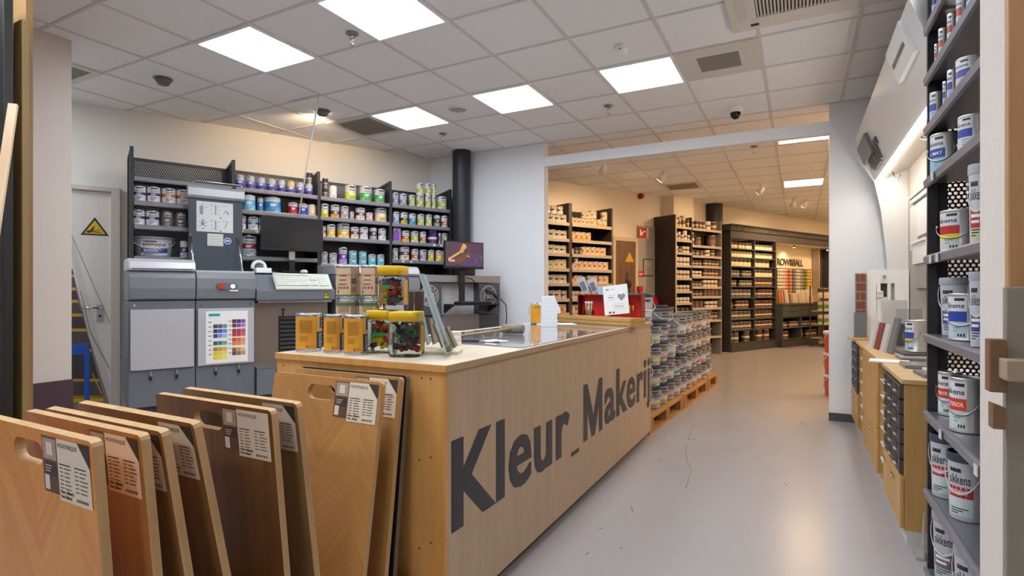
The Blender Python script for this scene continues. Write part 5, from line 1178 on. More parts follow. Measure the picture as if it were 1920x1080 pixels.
# ================================================================ sample cabinets along the right wall (local: x towards the viewer, y into the wall)
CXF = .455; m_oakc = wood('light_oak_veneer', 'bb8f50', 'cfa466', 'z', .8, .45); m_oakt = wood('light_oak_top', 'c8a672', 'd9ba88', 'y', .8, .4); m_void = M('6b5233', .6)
def cab(y0, y1, name, label): 
    t = thing(name, label, 'cabinet', (CXF, y1, 0), RROT); return t, y1-y0
def shell(t, w, z0=.07, z1=.775, d=.385):
    B().box(.001, .0, z0, .018, d, z1).obj('side_panel', m_oakc, t); B().box(w-.018, .0, z0, w-.001, d, z1).obj('side_panel', m_oakc, t)
    B().box(.018, d-.012, z0, w-.018, d, z1).obj('back_panel', m_void, t); B().box(.018, .0, z0, w-.018, d-.012, z0+.016).obj('bottom_panel', m_oakc, t)
    B().box(.0, .01, 0, w, d-.02, z0-.001).obj('plinth', M('c9c6c4', .5), t)
m_box = M('46423f', .5, name='anthracite_drawer')
def boxes(t, w, n, rows, z0, z1):
    cw = (w-.036)/n; rh = (z1-z0)/rows
    for r_ in range(rows):
        for c_ in range(n):
            x0, zz = .018+c_*cw, z0+r_*rh
            d = B().box(x0+.004, -.018, zz+.004, x0+cw-.004, .2, zz+rh-.005).obj('drawer', m_box, t, bevel=.003)
            B().box(x0+cw*.3, -.02, zz+rh*.42, x0+cw*.62, -.0182, zz+rh*.92, 0).box(x0+cw*.3, -.03, zz+rh*.38, x0+cw*.62, -.0182, zz+rh*.44, 1).obj('finger_pull', [m_black, M('b9b5b0', .4)], d)
    B().box(.018, .205, z0, w-.018, .21, z1).obj('drawer_back', m_void, t)
def doors(t, w, n, z0, z1):
    cw = w/n
    for c_ in range(n):
        d = B().box(c_*cw+.002, -.018, z0, (c_+1)*cw-.002, -.001, z1).obj('door', m_oakc, t, bevel=.002)
        B().rod((c_*cw+cw*.12, -.019, z1-.05), (c_*cw+cw*.45, -.03, z1-.05), .004, 6).obj('handle', m_chrome, d)
t, w = cab(3.225, 3.82, 'drawer_cabinet', 'nearest oak cabinet with three columns of dark sample drawers'); shell(t, w); boxes(t, w, 3, 6, .33, .77); B().box(.018, .0, .312, w-.018, .37, .328).obj('divider', m_oakc, t); doors(t, w, 2, .075, .322)
t, w = cab(3.822, 4.13, 'shelf_cabinet', 'open oak cabinet with white shelves next to the nearest drawer cabinet'); shell(t, w)
for k in range(6): B().box(.019, .0, .18+.098*k, w-.019, .37, .19+.098*k).obj('shelf', M('e4e2e0', .45), t)
t, w = cab(4.132, 5.0, 'door_cabinet', 'oak cabinet with plain upper and lower doors in the middle of the row'); shell(t, w); doors(t, w, 2, .075, .36); 
for c_ in range(1): B().box(.002, -.018, .364, w-.002, -.001, .772).obj('door', m_oakc, t, bevel=.002)
t, w = cab(5.002, 5.41, 'shelf_cabinet', 'open oak cabinet with white shelves further along, before the far drawers'); shell(t, w)
for k in range(6): B().box(.019, .0, .18+.098*k, w-.019, .37, .19+.098*k).obj('shelf', M('e4e2e0', .45), t)
t, w = cab(5.412, 5.975, 'drawer_cabinet', 'far oak cabinet with dark sample drawers beside the white column wall'); shell(t, w); boxes(t, w, 3, 5, .36, .77); B().box(.018, .0, .344, w-.018, .37, .358).obj('divider', m_oakc, t); doors(t, w, 2, .075, .355)
TZ = .80
t = thing('worktop', 'oak worktop running over all the sample cabinets', 'worktop', (CXF, 5.985, 0), RROT); B().box(0, -.012, .7765, 2.765, .39, TZ).obj('top', m_oakt, t, bevel=.002)
# bench bracket at the rack foot
t = thing('foot_bracket', 'pale perforated metal bracket on the floor between cabinet and rack', 'bracket', (.505, 3.16, 0), RROT)
plate(B(), [(0, 0), (.1, 0), (.1, .22), (.085, .22)], [stadium(.07, .1, .024, .024), stadium(.068, .045, .024, .024)], 0, .004).obj('plate', M('b9b2a8', .4, .4), t); B().box(0, -.03, 0, .1, .0, .012).obj('flange', M('b9b2a8', .4, .4), t)
# things on the worktop: X from the pixel on a given depth line
def on(px, X): x, y, z, s, b = hl(px, 600, (X, 0), (0, 1)); return y, b
ZT = TZ+.001
# window sample with brick and slate pieces, facing the aisle end (towards -Y)
yW = 5.72
def xy_(px, py, y): d = ray(px, py); t = y/d[1]; return d[0]*t, H+d[2]*t
x0, z1 = xy_(1625, 506, yW); x1, _ = xy_(1712, 490, yW)
t = thing('window_sample', 'white framed window corner sample standing on the worktop', 'window sample', (x0, yW, ZT+.02)); wW = min(x1, .838)-x0; hW = z1-ZT-.02
plate(B(), [(0, 0), (wW, 0), (wW, hW), (0, hW)], [[(.07, .05), (wW*.5, .05), (wW*.5, hW-.12), (.07, hW-.12)], [(wW*.58, .05), (wW-.1, .05), (wW-.1, hW-.12), (wW*.58, hW-.12)]], 0, .05).obj('frame', m_white, t, bevel=.004)
plate(B(), [(.072, .052), (wW*.5-.002, .052), (wW*.5-.002, hW*.6), (.072, hW*.6)], [[(.11, .085), (wW*.5-.035, .085), (wW*.5-.035, hW*.6-.035), (.11, hW*.6-.035)]], .01, .04).obj('sash', m_white, t)
B().box(.073, -.012, hW*.6, wW*.4, .045, hW*.6+.05).box(.073, -.03, hW*.66, wW*.36, .04, hW*.66+.02).box(.073, -.02, hW*.68, .1, .04, hW*.86).obj('transom', m_white, t)
B().box(.075, .051, .055, wW*.5, .056, hW-.12).obj('glazing', M('4d4643', .12), t); B().box(wW*.58, .051, .055, wW-.1, .056, hW-.12).obj('glazing', M('b9c0c4', .1), t)
B().rod((wW*.42, -.001, hW-.06), (wW*.42, -.02, hW-.06), .012, 10).obj('hook', m_chrome, t)
tag(B().box(x0-.14, yW-.06, ZT, min(x1, .838), yW+.07, ZT+.019).obj('wooden_plinth', m_oakt, None, None, None, .003), 'thin oak plinth carrying the window sample and the brick piece', 'plinth')
xb0, zb1 = xy_(1604, 512, yW-.02); xb1, zb0 = xy_(1622, 587, yW-.02); xs0, _ = xy_(1601.5, 600, yW-.05)
m_br = B(); m_br.box(xb0, yW-.02, ZT+.021, x0-.006, yW+.05, zb1, 0); nr = 7; hb = (zb1-ZT-.03)/nr
for k in range(nr):
    z_ = ZT+.025+k*hb; cuts = [xb0+.001, x0-.007] if k % 2 else [xb0+.001, xb0+(x0-xb0)*.42, x0-.007]
    for a_, c_ in zip(cuts[:-1], cuts[1:]): m_br.box(a_+.003, yW-.026, z_+.006, c_-.003, yW-.0195, z_+hb-.005, 1)
tag(m_br.obj('brick_sample', [M('b8aa9c', .9), M('7d4a38', .85, vary=.2, vscale=30)]), 'narrow brick wall sample standing beside the window sample', 'brick sample')
_, zs = xy_(1610, 586, yW-.06); tag(B().box(xs0, yW-.059, ZT+.02, x0-.004, yW-.03, zs).obj('slate_tile', M('6f7177', .5), None, None, None, .002), 'plain grey slate coloured tile leaning before the brick sample', 'tile')
# acrylic brochure stand, leaning samples, silver tin, books and leaflets
m_acr = clear('clear_acrylic', 'eef1f2')
yA, bA = on(1675, .62); 
t = thing('brochure_holder', 'clear acrylic brochure holder on a white base, in front of the window sample', 'brochure holder', (.60, yA, ZT), RROT+.5)
B().box(-.06, -.02, .02, -.052, .17, .36).obj('white_panel', M('eceae8', .4), t, bevel=.001); B().box(-.06, -.02, 0, .1, .17, .02).obj('base', M('dcdbd9', .4), t)
B().box(.09, -.02, .02, .094, .17, .3).obj('acrylic_panel', m_acr, t)
for k in range(3):
    o = B().box(-.0, -.01, 0, .006, .09, .17).obj('brochure', M(('a9a9ad', 'd8d6d4', '97979c')[k], .5), None, (.625+.014*k, yA+.04, ZT+.024)); o.rotation_euler = (0, .18, RROT+.5)
    tag(o, 'grey brochure leaning inside the acrylic holder, %s' % ('front', 'middle', 'rear')[k], 'brochure')
for k, (px, c_, hgt, lb) in enumerate(((1651, 'd9d8d6', .21, 'white'), (1656, '8f4a44', .2, 'red spined'), (1661, 'cfcfcf', .2, 'pale grey'), (1667, '77787c', .25, 'dark grey'))):
    y_, b_ = on(px, .55); o = B().box(0, -.06, 0, .014, .06, hgt).obj('sample_book', M(c_, .5), None, (.48+.022*k, y_, ZT)); o.rotation_euler = (0, .2, .1)
    tag(o, '%s sample book leaning in the row before the window sample' % lb, 'sample book')
y_, b_ = on(1719, .66); r_ = 19*b_/FPX; h_ = zat(600, b_-r_)-ZT-.05
body, l, pr, hm = sik('benchblue', '2d4fa0', 'b9d0e2', '', False, 'd8c27c'); 
for k in range(3):
    o = B().box(-.11, -.09, 0, .11, .09, .015).obj('sample_binder', M(('77777b', 'c9c8c8', '55565c')[k], .4), None, (.65, y_-.03, ZT+.0155*k), RROT+.05*k, .002); tag(o, 'flat binder in the pile under the silver tin, %s' % ('lowest', 'middle', 'top')[k], 'binder')
o = put('paint_tin', body, None, (.66, y_-.02, ZT+.048)); o.scale = (r_, r_, h_); tag(o, 'silver tin with blue and cream label standing on the binders', 'paint tin'); put('lid', l, o); put('label', pr, o, None, RROT+.5); put('handle', hm, o, None, RROT+.5)
yB, bB = on(1660, .5)
tag(B().box(-.07, -.1, 0, .07, .1, .008).obj('leaflet', m_paper, None, (.485, 3.98, ZT), RROT-.15, .001), 'white leaflet with a grey picture projecting over the worktop edge', 'leaflet')
tag(B().box(-.09, -.1, 0, .1, .14, .02).obj('laptop', M('8b8b8d', .35, .4), None, (.62, 3.78, ZT), RROT, .004), 'closed grey flat case lying on the worktop behind the white leaflet', 'case')
for k in range(2): tag(B().box(-.1, -.1, 0, .1, .1, .018).obj('sample_folder', M(('6e6e72', 'dcdbda')[k], .45), None, (.64+.03*k, 3.42-.05*k, ZT+.0185*k), RROT+.1, .003), '%s sample folder on the nearest end of the worktop' % ('grey', 'white')[k], 'folder')

# ================================================================ white canopy over the samples with its light strip
m_can = M('dedcda', .35, name='white_laminate', coat=.15)
y0c, y1c = 3.12, 5.80
t = thing('display_canopy', 'white slanted canopy with light strip above the sample cabinets', 'canopy', (0, 0, 0))
B().prism([(.455, 2.60), (.60, 2.205), (.63, 2.205), (.485, 2.60)], 'y', y0c, y1c).obj('front_panel', m_can, t)
B().prism([(.485, 2.595), (.63, 2.21), (.845, 2.3), (.845, 2.595)], 'y', y0c, y0c+.02).obj('end_panel', m_can, t)
B().prism([(.60, 2.204), (.64, 2.204), (.845, 2.29), (.845, 2.32), (.62, 2.24)], 'y', y0c+.02, y1c).obj('soffit', M('d6d0c6', .45), t)
cv = [(.66+.0, 1.2), (.69, 1.49), (.672, 1.7), (.645, 1.95), (.6, 2.2), (.44, 2.46), (.455, 2.6), (.845, 2.6), (.845, .82), (.70, .82)]
cv = [(.70, 1.05), (.69, 1.49), (.672, 1.7), (.645, 1.95), (.6, 2.2), (.45, 2.45), (.455, 2.6), (.845, 2.6), (.845, 1.05)]
B().prism(cv, 'y', y1c, y1c+.02).obj('curved_end_panel', m_can, t)
B().box(.602, y0c+.03, 2.186, .632, y1c-.01, 2.203).obj('light_strip', E((1, .93, .82), 31), t)
for (yy, zz) in ((5.55, 2.21), (4.4, 2.25)):
    B().tube([(.7, yy, zz+.02), (.71, yy-.02, zz-.03), (.73, yy-.05, zz-.05), (.75, yy-.06, zz-.01)], .007, 6).obj('hook', m_steel, t)
# lettering and plates on the canopy face
u_ = Vector((.145, 0, -.395)).normalized(); nn = Vector((-.395, 0, -.145)).normalized()
def face(yy, s, off=.004): p = Vector((.455, 0, 2.60))+u_*s+nn*off; return (p.x, yy, p.z)
b = B(); q = lambda ya, yb_, s0, s1, mi, o0, o1: b.add([face(ya, s0, o1), face(yb_, s0, o1), face(yb_, s1, o1), face(ya, s1, o1), face(ya, s0, o0), face(yb_, s0, o0), face(yb_, s1, o0), face(ya, s1, o0)], [(0, 1, 2, 3), (4, 5, 1, 0), (5, 6, 2, 1), (6, 7, 3, 2), (7, 4, 0, 3)], mi)
b = B(); q(5.2, 5.75, .1, .26, 0, .0, .03); b.obj('grey_plaque', M('6f6e70', .4), t)
b = B()
for (y_, s0, s1, w_) in ((5.58, .22, .34, .05), (5.5, .27, .37, .05), (5.42, .2, .37, .04), (5.34, .24, .37, .05), (5.26, .2, .37, .045), (5.17, .26, .37, .05), (5.08, .2, .36, .05), (5.0, .2, .25, .05)): q(y_-w_/2, y_+w_/2, s0, s1, 0, .0, .014)
for (y_, s_) in ((5.46, .22), (5.3, .2), (5.13, .22)): q(y_-.03, y_+.03, s_, s_+.03, 0, .0, .014)
b.obj('sign_lettering', M('4a474a', .4), t)
b = B(); q(3.3, 3.75, .02, .2, 0, .0, .025); b.obj('white_plate', M('e6e7e6', .4), t)
b = B(); rnd = random.Random(8); y_ = 3.71
while y_ > 3.36: w_ = rnd.uniform(.008, .018); b.add([face(y_, .1+rnd.uniform(0, .006), .027), face(y_-w_, .1+rnd.uniform(0, .006), .027), face(y_-w_, .128, .027), face(y_, .128, .027)], [(0, 1, 2, 3)]); y_ -= w_+.006
b.obj('plate_lettering', M('77777a', .5), t)
# sample plates on the canopy back wall
for (ya, yb_, za, zb_, c_, dd, lb) in ((4.7, 5.33, 1.66, 1.93, 'e9e6e1', .014, 'large white board pinned on the booth wall behind the rack'), (5.34, 5.64, 1.56, 1.93, 'dfdad3', .012, 'narrow white board beside the larger one on the booth wall'), (4.9, 5.42, 1.44, 1.62, 'f0eeea', .03, 'white profiled panel below the boards on the booth wall'), (4.9, 5.38, 1.25, 1.436, 'a8a29c', .02, 'grey ribbed panel lowest on the booth wall'), (4.85, 5.5, 1.94, 2.0, 'e4e0d6', .03, 'slim white sample rail highest on the booth wall')):
    o_ = B().box(.845-dd, ya, za, .845, yb_, zb_)
    if dd == .03: o_.box(.845-dd-.012, ya-.01, zb_-.02, .845-dd, yb_+.01, zb_)
    if dd == .02:
        for k in range(9): o_.box(.845-dd-.006, ya+.02+k*.05, za, .845-dd, ya+.045+k*.05, zb_)
    tag(o_.obj('wall_sample', M(c_, .5), None, None, None, .003), lb, 'sample board')
# ================================================================ back room: rack of orange and cream tins (local x along the wall, y into it)
m_rk = M('423a36', .5, name='dark_brown_metal'); m_lipc = M('b5aa9c', .45, .1, name='pale_shelf_edge')
OS = -3.64
def ow(s, off, z=0.): return w2(OS+s, off, z)
OL = .45
OZ = [2.285, 2.035, 1.809, 1.577, 1.352, 1.112, .895, .62]
for (x0, x1, lb) in ((.0, .95, 'bay next to the white wall edge, cream tins'), (.952, 1.872, 'bay next to the brown door, orange tins')):
    w = x1-x0; t = thing('shelving_rack', 'dark back-room shelving %s' % lb, 'rack', ow(x0, OL), W2ROT, 'back-room shelving by the brown door')
    for x in (0, w-.03): B().box(x, 0, 0, x+.03, .42, 2.6).obj('side_panel', m_rk, t)
    B().box(.03, .405, 0, w-.03, .42, 2.55).obj('back_panel', M('2a2523', .5), t)
    for z in OZ:
        B().box(.031, .001, z-.012, w-.031, .404, z).obj('shelf', m_rk, t)
        B().box(.031, -.012, z-.045, w-.031, .0, z+.004).obj('shelf_edge', m_lipc, t)
C_ = {'crm': ('cream tin with dark plum band', 'ece3d4', '54404a', 'ece3d4', .42, .6, '332c30', 'sikkens'), 'ylo': ('cream tin with olive yellow band', 'ece0b8', 'b5a545', 'ece3d4', .36, .56, '332c30', 'sikkens'),
      'org': ('cream tin with an orange label', 'ecdcc6', 'd98538', 'ece2d2', .3, .62, '332c30', 'sikkens'), 'amb': ('tin with amber orange label', 'e8c07a', 'e0902c', 'e6dccb', .22, .62, '332c30', 'sikkens'),
      'plm': ('cream tin with plum-pink band', 'e6cfc4', '6d3f48', 'ece3d4', .4, .58, '332c30', 'sikkens'), 'drk': ('dark tin with a silver stripe', '45403f', '8a8280', '4a4444', .4, .55, 'cfc9c2', ''),
      'gld': ('tin with golden yellow lower half', 'e2a83a', 'e6b548', 'dfd8cc', .25, .5, '332c30', 'sikkens')}
def run(O, D, rot, off, x0, n, pitch, z, r, h, key, table, where, group, start=1, name='paint_tin', cat='paint tin', parts=True, pre='', back=0.):
    N_ = (D[1], -D[0])
    for k in range(n):
        x = x0+k*pitch; o_ = -(off+r+back)
        X_, Y_ = O[0]+D[0]*x+N_[0]*o_, O[1]+D[1]*x+N_[1]*o_; sp = table[key]
        tin(key+('' if parts else '_far'), sp, X_, Y_, z+.0015, r, h, rot, '%s%s, %s %s' % (pre, sp[0], ORD[start+k], where), group, parts, name, cat)
OO = ow(0, OL)[:2]; GO = 'tins on the back-room shelving by the door'
def orow(shelf, items):
    # items: (x0, n, pitch, r, h, key[, stacked on z])
    cnt = {0: 1, 1: 1}; zn = ('top', 'second', 'third', 'fourth', 'fifth', 'sixth', 'seventh')[shelf]
    for it in items:
        x0, n, p, r, h, key = it[:6]; dz = it[6] if len(it) > 6 else 0; bay = 0 if x0 < .95 else 1
        run(OO, W2D, W2ROT, .02, x0, n, p, OZ[shelf]+dz, r, h, key, C_, 'from white wall, %s shelf of %s' % (zn, ('cream bay', 'orange bay')[bay]), GO, cnt[bay] if not dz else 1, pre='upper ' if dz else '')
        if not dz: cnt[bay] += n
orow(0, [(.52, 4, .115, .052, .125, 'crm'), (.54, 3, .125, .052, .125, 'crm', .127), (1.03, 3, .085, .038, .1, 'org'), (1.285, 2, .095, .045, .105, 'org'), (1.285, 2, .095, .045, .105, 'org', .107), (1.5, 1, .1, .07, .12, 'org'), (1.5, 1, .1, .07, .12, 'org', .122), (1.635, 2, .11, .052, .115, 'gld'), (1.745, 1, .1, .055, .125, 'org', .117)])
orow(1, [(.52, 2, .12, .056, .135, 'crm'), (.755, 2, .11, .053, .13, 'crm'), (1.045, 4, .112, .052, .13, 'amb')])
orow(2, [(.52, 2, .115, .056, .13, 'crm'), (.745, 2, .11, .054, .125, 'crm'), (1.02, 1, .1, .036, .09, 'org'), (1.11, 2, .08, .036, .11, 'drk'), (1.285, 5, .108, .052, .13, 'org')])
orow(3, [(.52, 2, .115, .055, .125, 'ylo'), (.745, 2, .11, .054, .14, 'ylo'), (1.03, 1, .1, .04, .085, 'org'), (1.11, 1, .1, .04, .085, 'org'), (1.11, 1, .1, .04, .085, 'org', .087), (1.22, 6, .11, .052, .13, 'org')])
orow(4, [(.52, 2, .12, .056, .13, 'crm'), (.757, 2, .108, .052, .13, 'crm'), (1.03, 1, .1, .037, .09, 'gld'), (1.11, 2, .09, .042, .125, 'org'), (1.3, 1, .1, .04, .1, 'drk'), (1.41, 2, .115, .054, .13, 'org'), (1.66, 2, .115, .054, .13, 'org')])
orow(5, [(.52, 3, .115, .054, .13, 'plm'), (.87, 1, .1, .045, .125, 'plm'), (1.04, 2, .095, .043, .12, 'plm'), (1.25, 4, .13, .05, .12, 'org')])
orow(6, [(.52, 2, .11, .05, .12, 'drk'), (.76, 2, .1, .048, .13, 'amb'), (1.045, 3, .12, .055, .12, 'org'), (1.42, 3, .12, .055, .12, 'org')])
# ---------------- brown door, fire things on the back-left wall
def W2p(px, py, off=0.): x, y, z, s, b = hl(px, py, w2(0, off)[:2], W2D); return s, z, b
s0, _, _ = W2p(1151, 450); s1, zt, b_ = W2p(1188, 452)
t = thing('door_2', 'brown wooden door with a small yellow warning triangle in the back room', 'door', w2(s0, 0), W2ROT); t['kind'] = 'structure'; wd = s1-s0
B().box(0, -.03, 0, wd, -.001, zt-.02).obj('leaf', wood('brown_door', '5d4029', '7c593a', 'z', .6, .4), t)
B().box(-.06, -.05, 0, -.001, -.001, zt+.05).box(wd+.001, -.05, 0, wd+.07, -.001, zt+.05).box(-.001, -.05, zt-.018, wd+.001, -.001, zt+.05).obj('door_frame', M('d9c6ad', .5), t)
sx_, z, b = W2p(1178, 484); k_ = 11*b/FPX*1.1
B().prism([(sx_-s0-k_, z-.07), (sx_-s0+k_, z-.07), (sx_-s0, z+.11)], 'y', -.034, -.0305).obj('warning_triangle', M('dba81f', .5), t)
def wallbox(name, label, cat, px0, px1, py0, py1, d, mat, y0=.0):
    a, z0, b0 = W2p(px0, py1); c, z1, b1 = W2p(px1, py0); t = thing(name, label, cat, w2((a+c)/2, y0+.001, z0), W2ROT); w = (c-a)/2
    return t, w, z1-z0
t, w, h = wallbox('wall_panel', 'tall flat grey panel on the back wall beside the brown door', 'panel', 1194, 1226, 424, 640, .1, None); t['kind'] = 'structure'; t.location[2] = 0; B().box(-w, -.03, 0, w, 0, W2p(1205, 424)[1]).obj('cover', M('a9a49c', .5), t)  # plain grey sheet standing for the greyer stretch of wall
t, w, h = wallbox('fire_sign', 'red and white fire hose pictogram sign above the hose reel', 'sign', 1194, 1213, 428, 446, .02, None, .031)
B().box(-w, -.006, 0, w*.6, 0, h).obj('plate', M('c8281e', .4), t); B().box(w*.6, -.006, h*.0, w, 0, h).obj('white_arrow', M('e8ddd0', .5), t)
B().box(-w*.7, -.008, h*.2, -w*.45, -.006, h*.8).box(-w*.45, -.008, h*.3, -w*.1, -.006, h*.6).box(0, -.008, h*.55, w*.4, -.006, h*.7).obj('pictogram', m_white, t)
t, w, h = wallbox('notice_board', 'dark framed grey notice on the grey panel', 'notice', 1203, 1222, 486, 518, .02, None, .031); B().box(-w, -.01, 0, w, 0, h).obj('frame', M('4a423b', .5), t); B().box(-w*.9, -.012, h*.06, w*.9, -.0101, h*.94).obj('sheet', M('a8a39c', .5), t); B().rod((0, -.012, h*.7), (0, -.016, h*.7), .03, 12).obj('emblem', M('d5cec2', .5), t)
t, w, h = wallbox('fire_sign', 'small red sign under the dark framed notice', 'sign', 1193, 1204, 509, 519, .02, None, .031); B().box(-w, -.006, 0, w, 0, h).obj('plate', M('c8281e', .4), t); B().box(-w*.6, -.008, h*.3, w*.6, -.006, h*.7).obj('pictogram', M('e0b0a0', .5), t)
t, w, h = wallbox('fire_post', 'slim red fire post with a square head beside the hose reel', 'fire post', 1190, 1197, 537, 640, .02, None, .031); t.location[2] = 0; zt = W2p(1197, 537)[1]; B().box(-.02, -.06, 0, .02, -.03, zt-.1).obj('post', M('b03226', .4), t); B().box(-.05, -.08, zt-.1, .05, -.02, zt).obj('head', M('b82a1e', .4), t)
sh, zh, bh = W2p(1229, 573); rr = 21*bh/FPX
t = thing('fire_hose_reel', 'big round red fire hose reel on the back wall', 'hose reel', w2(W2p(1226, 573)[0]-rr-.05, .031, zh), W2ROT)
B().rod((0, -.001, 0), (0, -.12, 0), rr*.35, 24).rod((0, -.12, 0), (0, -.135, 0), rr, 40).rod((0, -.002, 0), (0, -.017, 0), rr, 40).obj('reel', M('b01c16', .3, coat=.3), t)
B().rod((0, -.02, 0), (0, -.118, 0), rr*.85, 32).obj('hose', M('3a1512', .6), t); B().rod((0, -.135, 0), (0, -.15, 0), rr*.18, 20).obj('hub', M('8e1612', .35), t)
B().box(-rr*.5, -.1365, rr*.3, -rr*.34, -.1352, rr*.45).box(-rr*.3, -.1365, rr*.5, -rr*.1, -.1352, rr*.72).obj('stickers', M('e0b46a', .5), t)
s_, z, b = W2p(1199, 368); t = thing('fire_sounder', 'small round red fire alarm sounder high on the back wall', 'alarm', w2(s_, .001, z), W2ROT)
B().rod((0, 0, 0), (0, -.05, 0), .055, 20).rod((0, -.05, 0), (0, -.09, 0), .045, 20, 0, .03).obj('sounder', M('a8241c', .4), t)
sa_, za, ba = W2p(1176, 590, .5); t = thing('easel', 'dark wooden tripod easel in front of the brown door', 'easel', w2(sa_, .5, 0), W2ROT); zt = W2p(1173, 510, .5)[1]
for (u, v) in ((-.2, -.1), (.2, -.1), (0, .2)): B().rod((u, v, 0), (0, 0, zt), .012, 6).obj('leg', M('4a3222', .5), t)
B().rod((0, -.02, zt-.25), (0, -.02, zt-.02), .06, 10, 0, .03).obj('head', M('4a3222', .5), t)

# ================================================================ brown tin rack in front of the square pillar
Q = (-1.33, 11.35); DO = (Q[0]-1.383*W2D[0], Q[1]-1.383*W2D[1])
def dw(x, out, z=0.): return (DO[0]+W2D[0]*x+W2N[0]*out, DO[1]+W2D[1]*x+W2N[1]*out, z)
t = thing('shelving_rack', 'brown-black rack of paint tins with a tall closed end panel', 'rack', dw(0, 0), W2ROT)
ZL = [2.41, 2.169, 1.937, 1.706, 1.473, 1.233, 1.019, .8, .55, .3]; ZR = [2.405, 2.09, 1.9, 1.706, 1.513, 1.315, 1.134, .918, .68, .368]
B().box(-.03, 0, 0, 0, .49, 2.62).obj('end_panel', M('33291f', .45, name='dark_end_panel'), t)
B().box(-.03, -.012, 0, 0, -.001, 2.62).obj('end_edge', m_lipc, t)
B().box(.435, 0, 0, .46, .215, 2.6).obj('upright', m_rk, t); B().box(1.36, 0, 0, 1.385, .215, 2.6).obj('upright', M('8d8378', .5), t)
B().box(.001, .2, 0, .435, .215, 2.55).box(.46, .2, 0, 1.36, .215, 2.55).obj('back_panel', M('1d1814', .5), t)
for zs, x0, x1 in ((ZL, .002, .434), (ZR, .461, 1.359)):
    for z in zs:
        B().box(x0, .0, z-.012, x1, .199, z).obj('shelf', m_rk, t); B().box(x0, -.012, z-.04, x1, -.0005, z+.003).obj('shelf_edge', m_lipc, t)
D_T = {'stn': ('cream and brown tin', 'd9cbb4', '6d5440', 'e0d6c4', .35, .6, '3a2c22', ''), 'brn': ('brown tin with pale stripe', '6a4d38', 'd6bd96', '54402f', .38, .55, 'd6c6a8', ''),
       'yeb': ('yellow and brown tin', 'd9c02f', '5a4330', 'c8b49a', .25, .6, '2c241c', ''), 'can': ('white and brown canister', 'e3dccf', '7a5c42', 'e3dccf', .3, .5, '3a2c22', ''), 'plb': ('large plum-brown bucket-like tin', '67483f', '7b5a4c', '6a4b40', .3, .6, 'd0bda8', '')}
GD = 'tins on the brown tin rack'
def drow(side, shelf, items):
    n0 = 1; zs = (ZL, ZR)[side]; zn = ('top', 'second', 'third', 'fourth', 'fifth', 'sixth', 'seventh', 'eighth', 'ninth')[shelf]
    for (x0, n, p, r, h, key) in items:
        run(DO, W2D, W2ROT, .015, x0, n, p, zs[shelf], r, h, key, D_T, 'from the dark end panel, %s shelf, %s part' % (zn, ('narrow', 'wide')[side]), GD, n0, 'brown_paint_tin', 'wood-stain tin', False); n0 += n  # tins of unknown content, taken as paint tins
drow(0, 0, [(.06, 1, .1, .035, .13, 'can'), (.15, 1, .1, .05, .17, 'yeb'), (.27, 1, .1, .055, .21, 'yeb'), (.385, 1, .1, .04, .15, 'brn')])
drow(0, 1, [(.05, 1, .1, .035, .11, 'stn'), (.13, 1, .1, .04, .15, 'stn'), (.22, 1, .1, .035, .1, 'stn'), (.31, 1, .1, .05, .18, 'can'), (.4, 1, .1, .03, .1, 'stn')])
drow(0, 2, [(.06, 1, .1, .045, .12, 'can'), (.17, 1, .1, .045, .11, 'brn'), (.27, 2, .11, .05, .12, 'stn')])
drow(0, 3, [(.07, 4, .105, .048, .15, 'can')]); drow(0, 4, [(.07, 4, .105, .048, .14, 'stn')]); drow(0, 5, [(.07, 4, .105, .045, .11, 'stn')]); drow(0, 6, [(.07, 4, .105, .045, .1, 'can')]); drow(0, 7, [(.1, 3, .13, .05, .12, 'brn')])
drow(1, 0, [(.53, 1, .1, .05, .13, 'brn'), (.66, 3, .11, .045, .15, 'brn'), (1.03, 1, .1, .07, .17, 'stn'), (1.22, 1, .1, .075, .17, 'brn')])
drow(1, 1, [(.53, 1, .1, .05, .23, 'brn'), (.72, 1, .1, .08, .15, 'plb'), (1.18, 1, .1, .09, .22, 'plb')])
drow(1, 2, [(.54, 2, .13, .05, .1, 'brn'), (.8, 1, .1, .05, .1, 'plb'), (1.0, 1, .1, .07, .12, 'stn'), (1.16, 1, .1, .06, .12, 'brn')])
drow(1, 3, [(.53, 3, .11, .048, .1, 'brn'), (.93, 2, .12, .055, .12, 'brn'), (1.17, 2, .12, .05, .11, 'brn')])
drow(1, 4, [(.53, 3, .11, .05, .1, 'stn'), (.92, 4, .115, .05, .13, 'brn')]); drow(1, 5, [(.53, 3, .11, .05, .1, 'brn'), (.9, 4, .115, .05, .13, 'stn')])
drow(1, 6, [(.53, 3, .12, .05, .1, 'brn'), (.92, 4, .115, .05, .12, 'plb')]); drow(1, 7, [(.53, 3, .13, .055, .12, 'plb'), (.98, 3, .13, .055, .12, 'stn')]); drow(1, 8, [(.55, 6, .14, .06, .14, 'brn')])

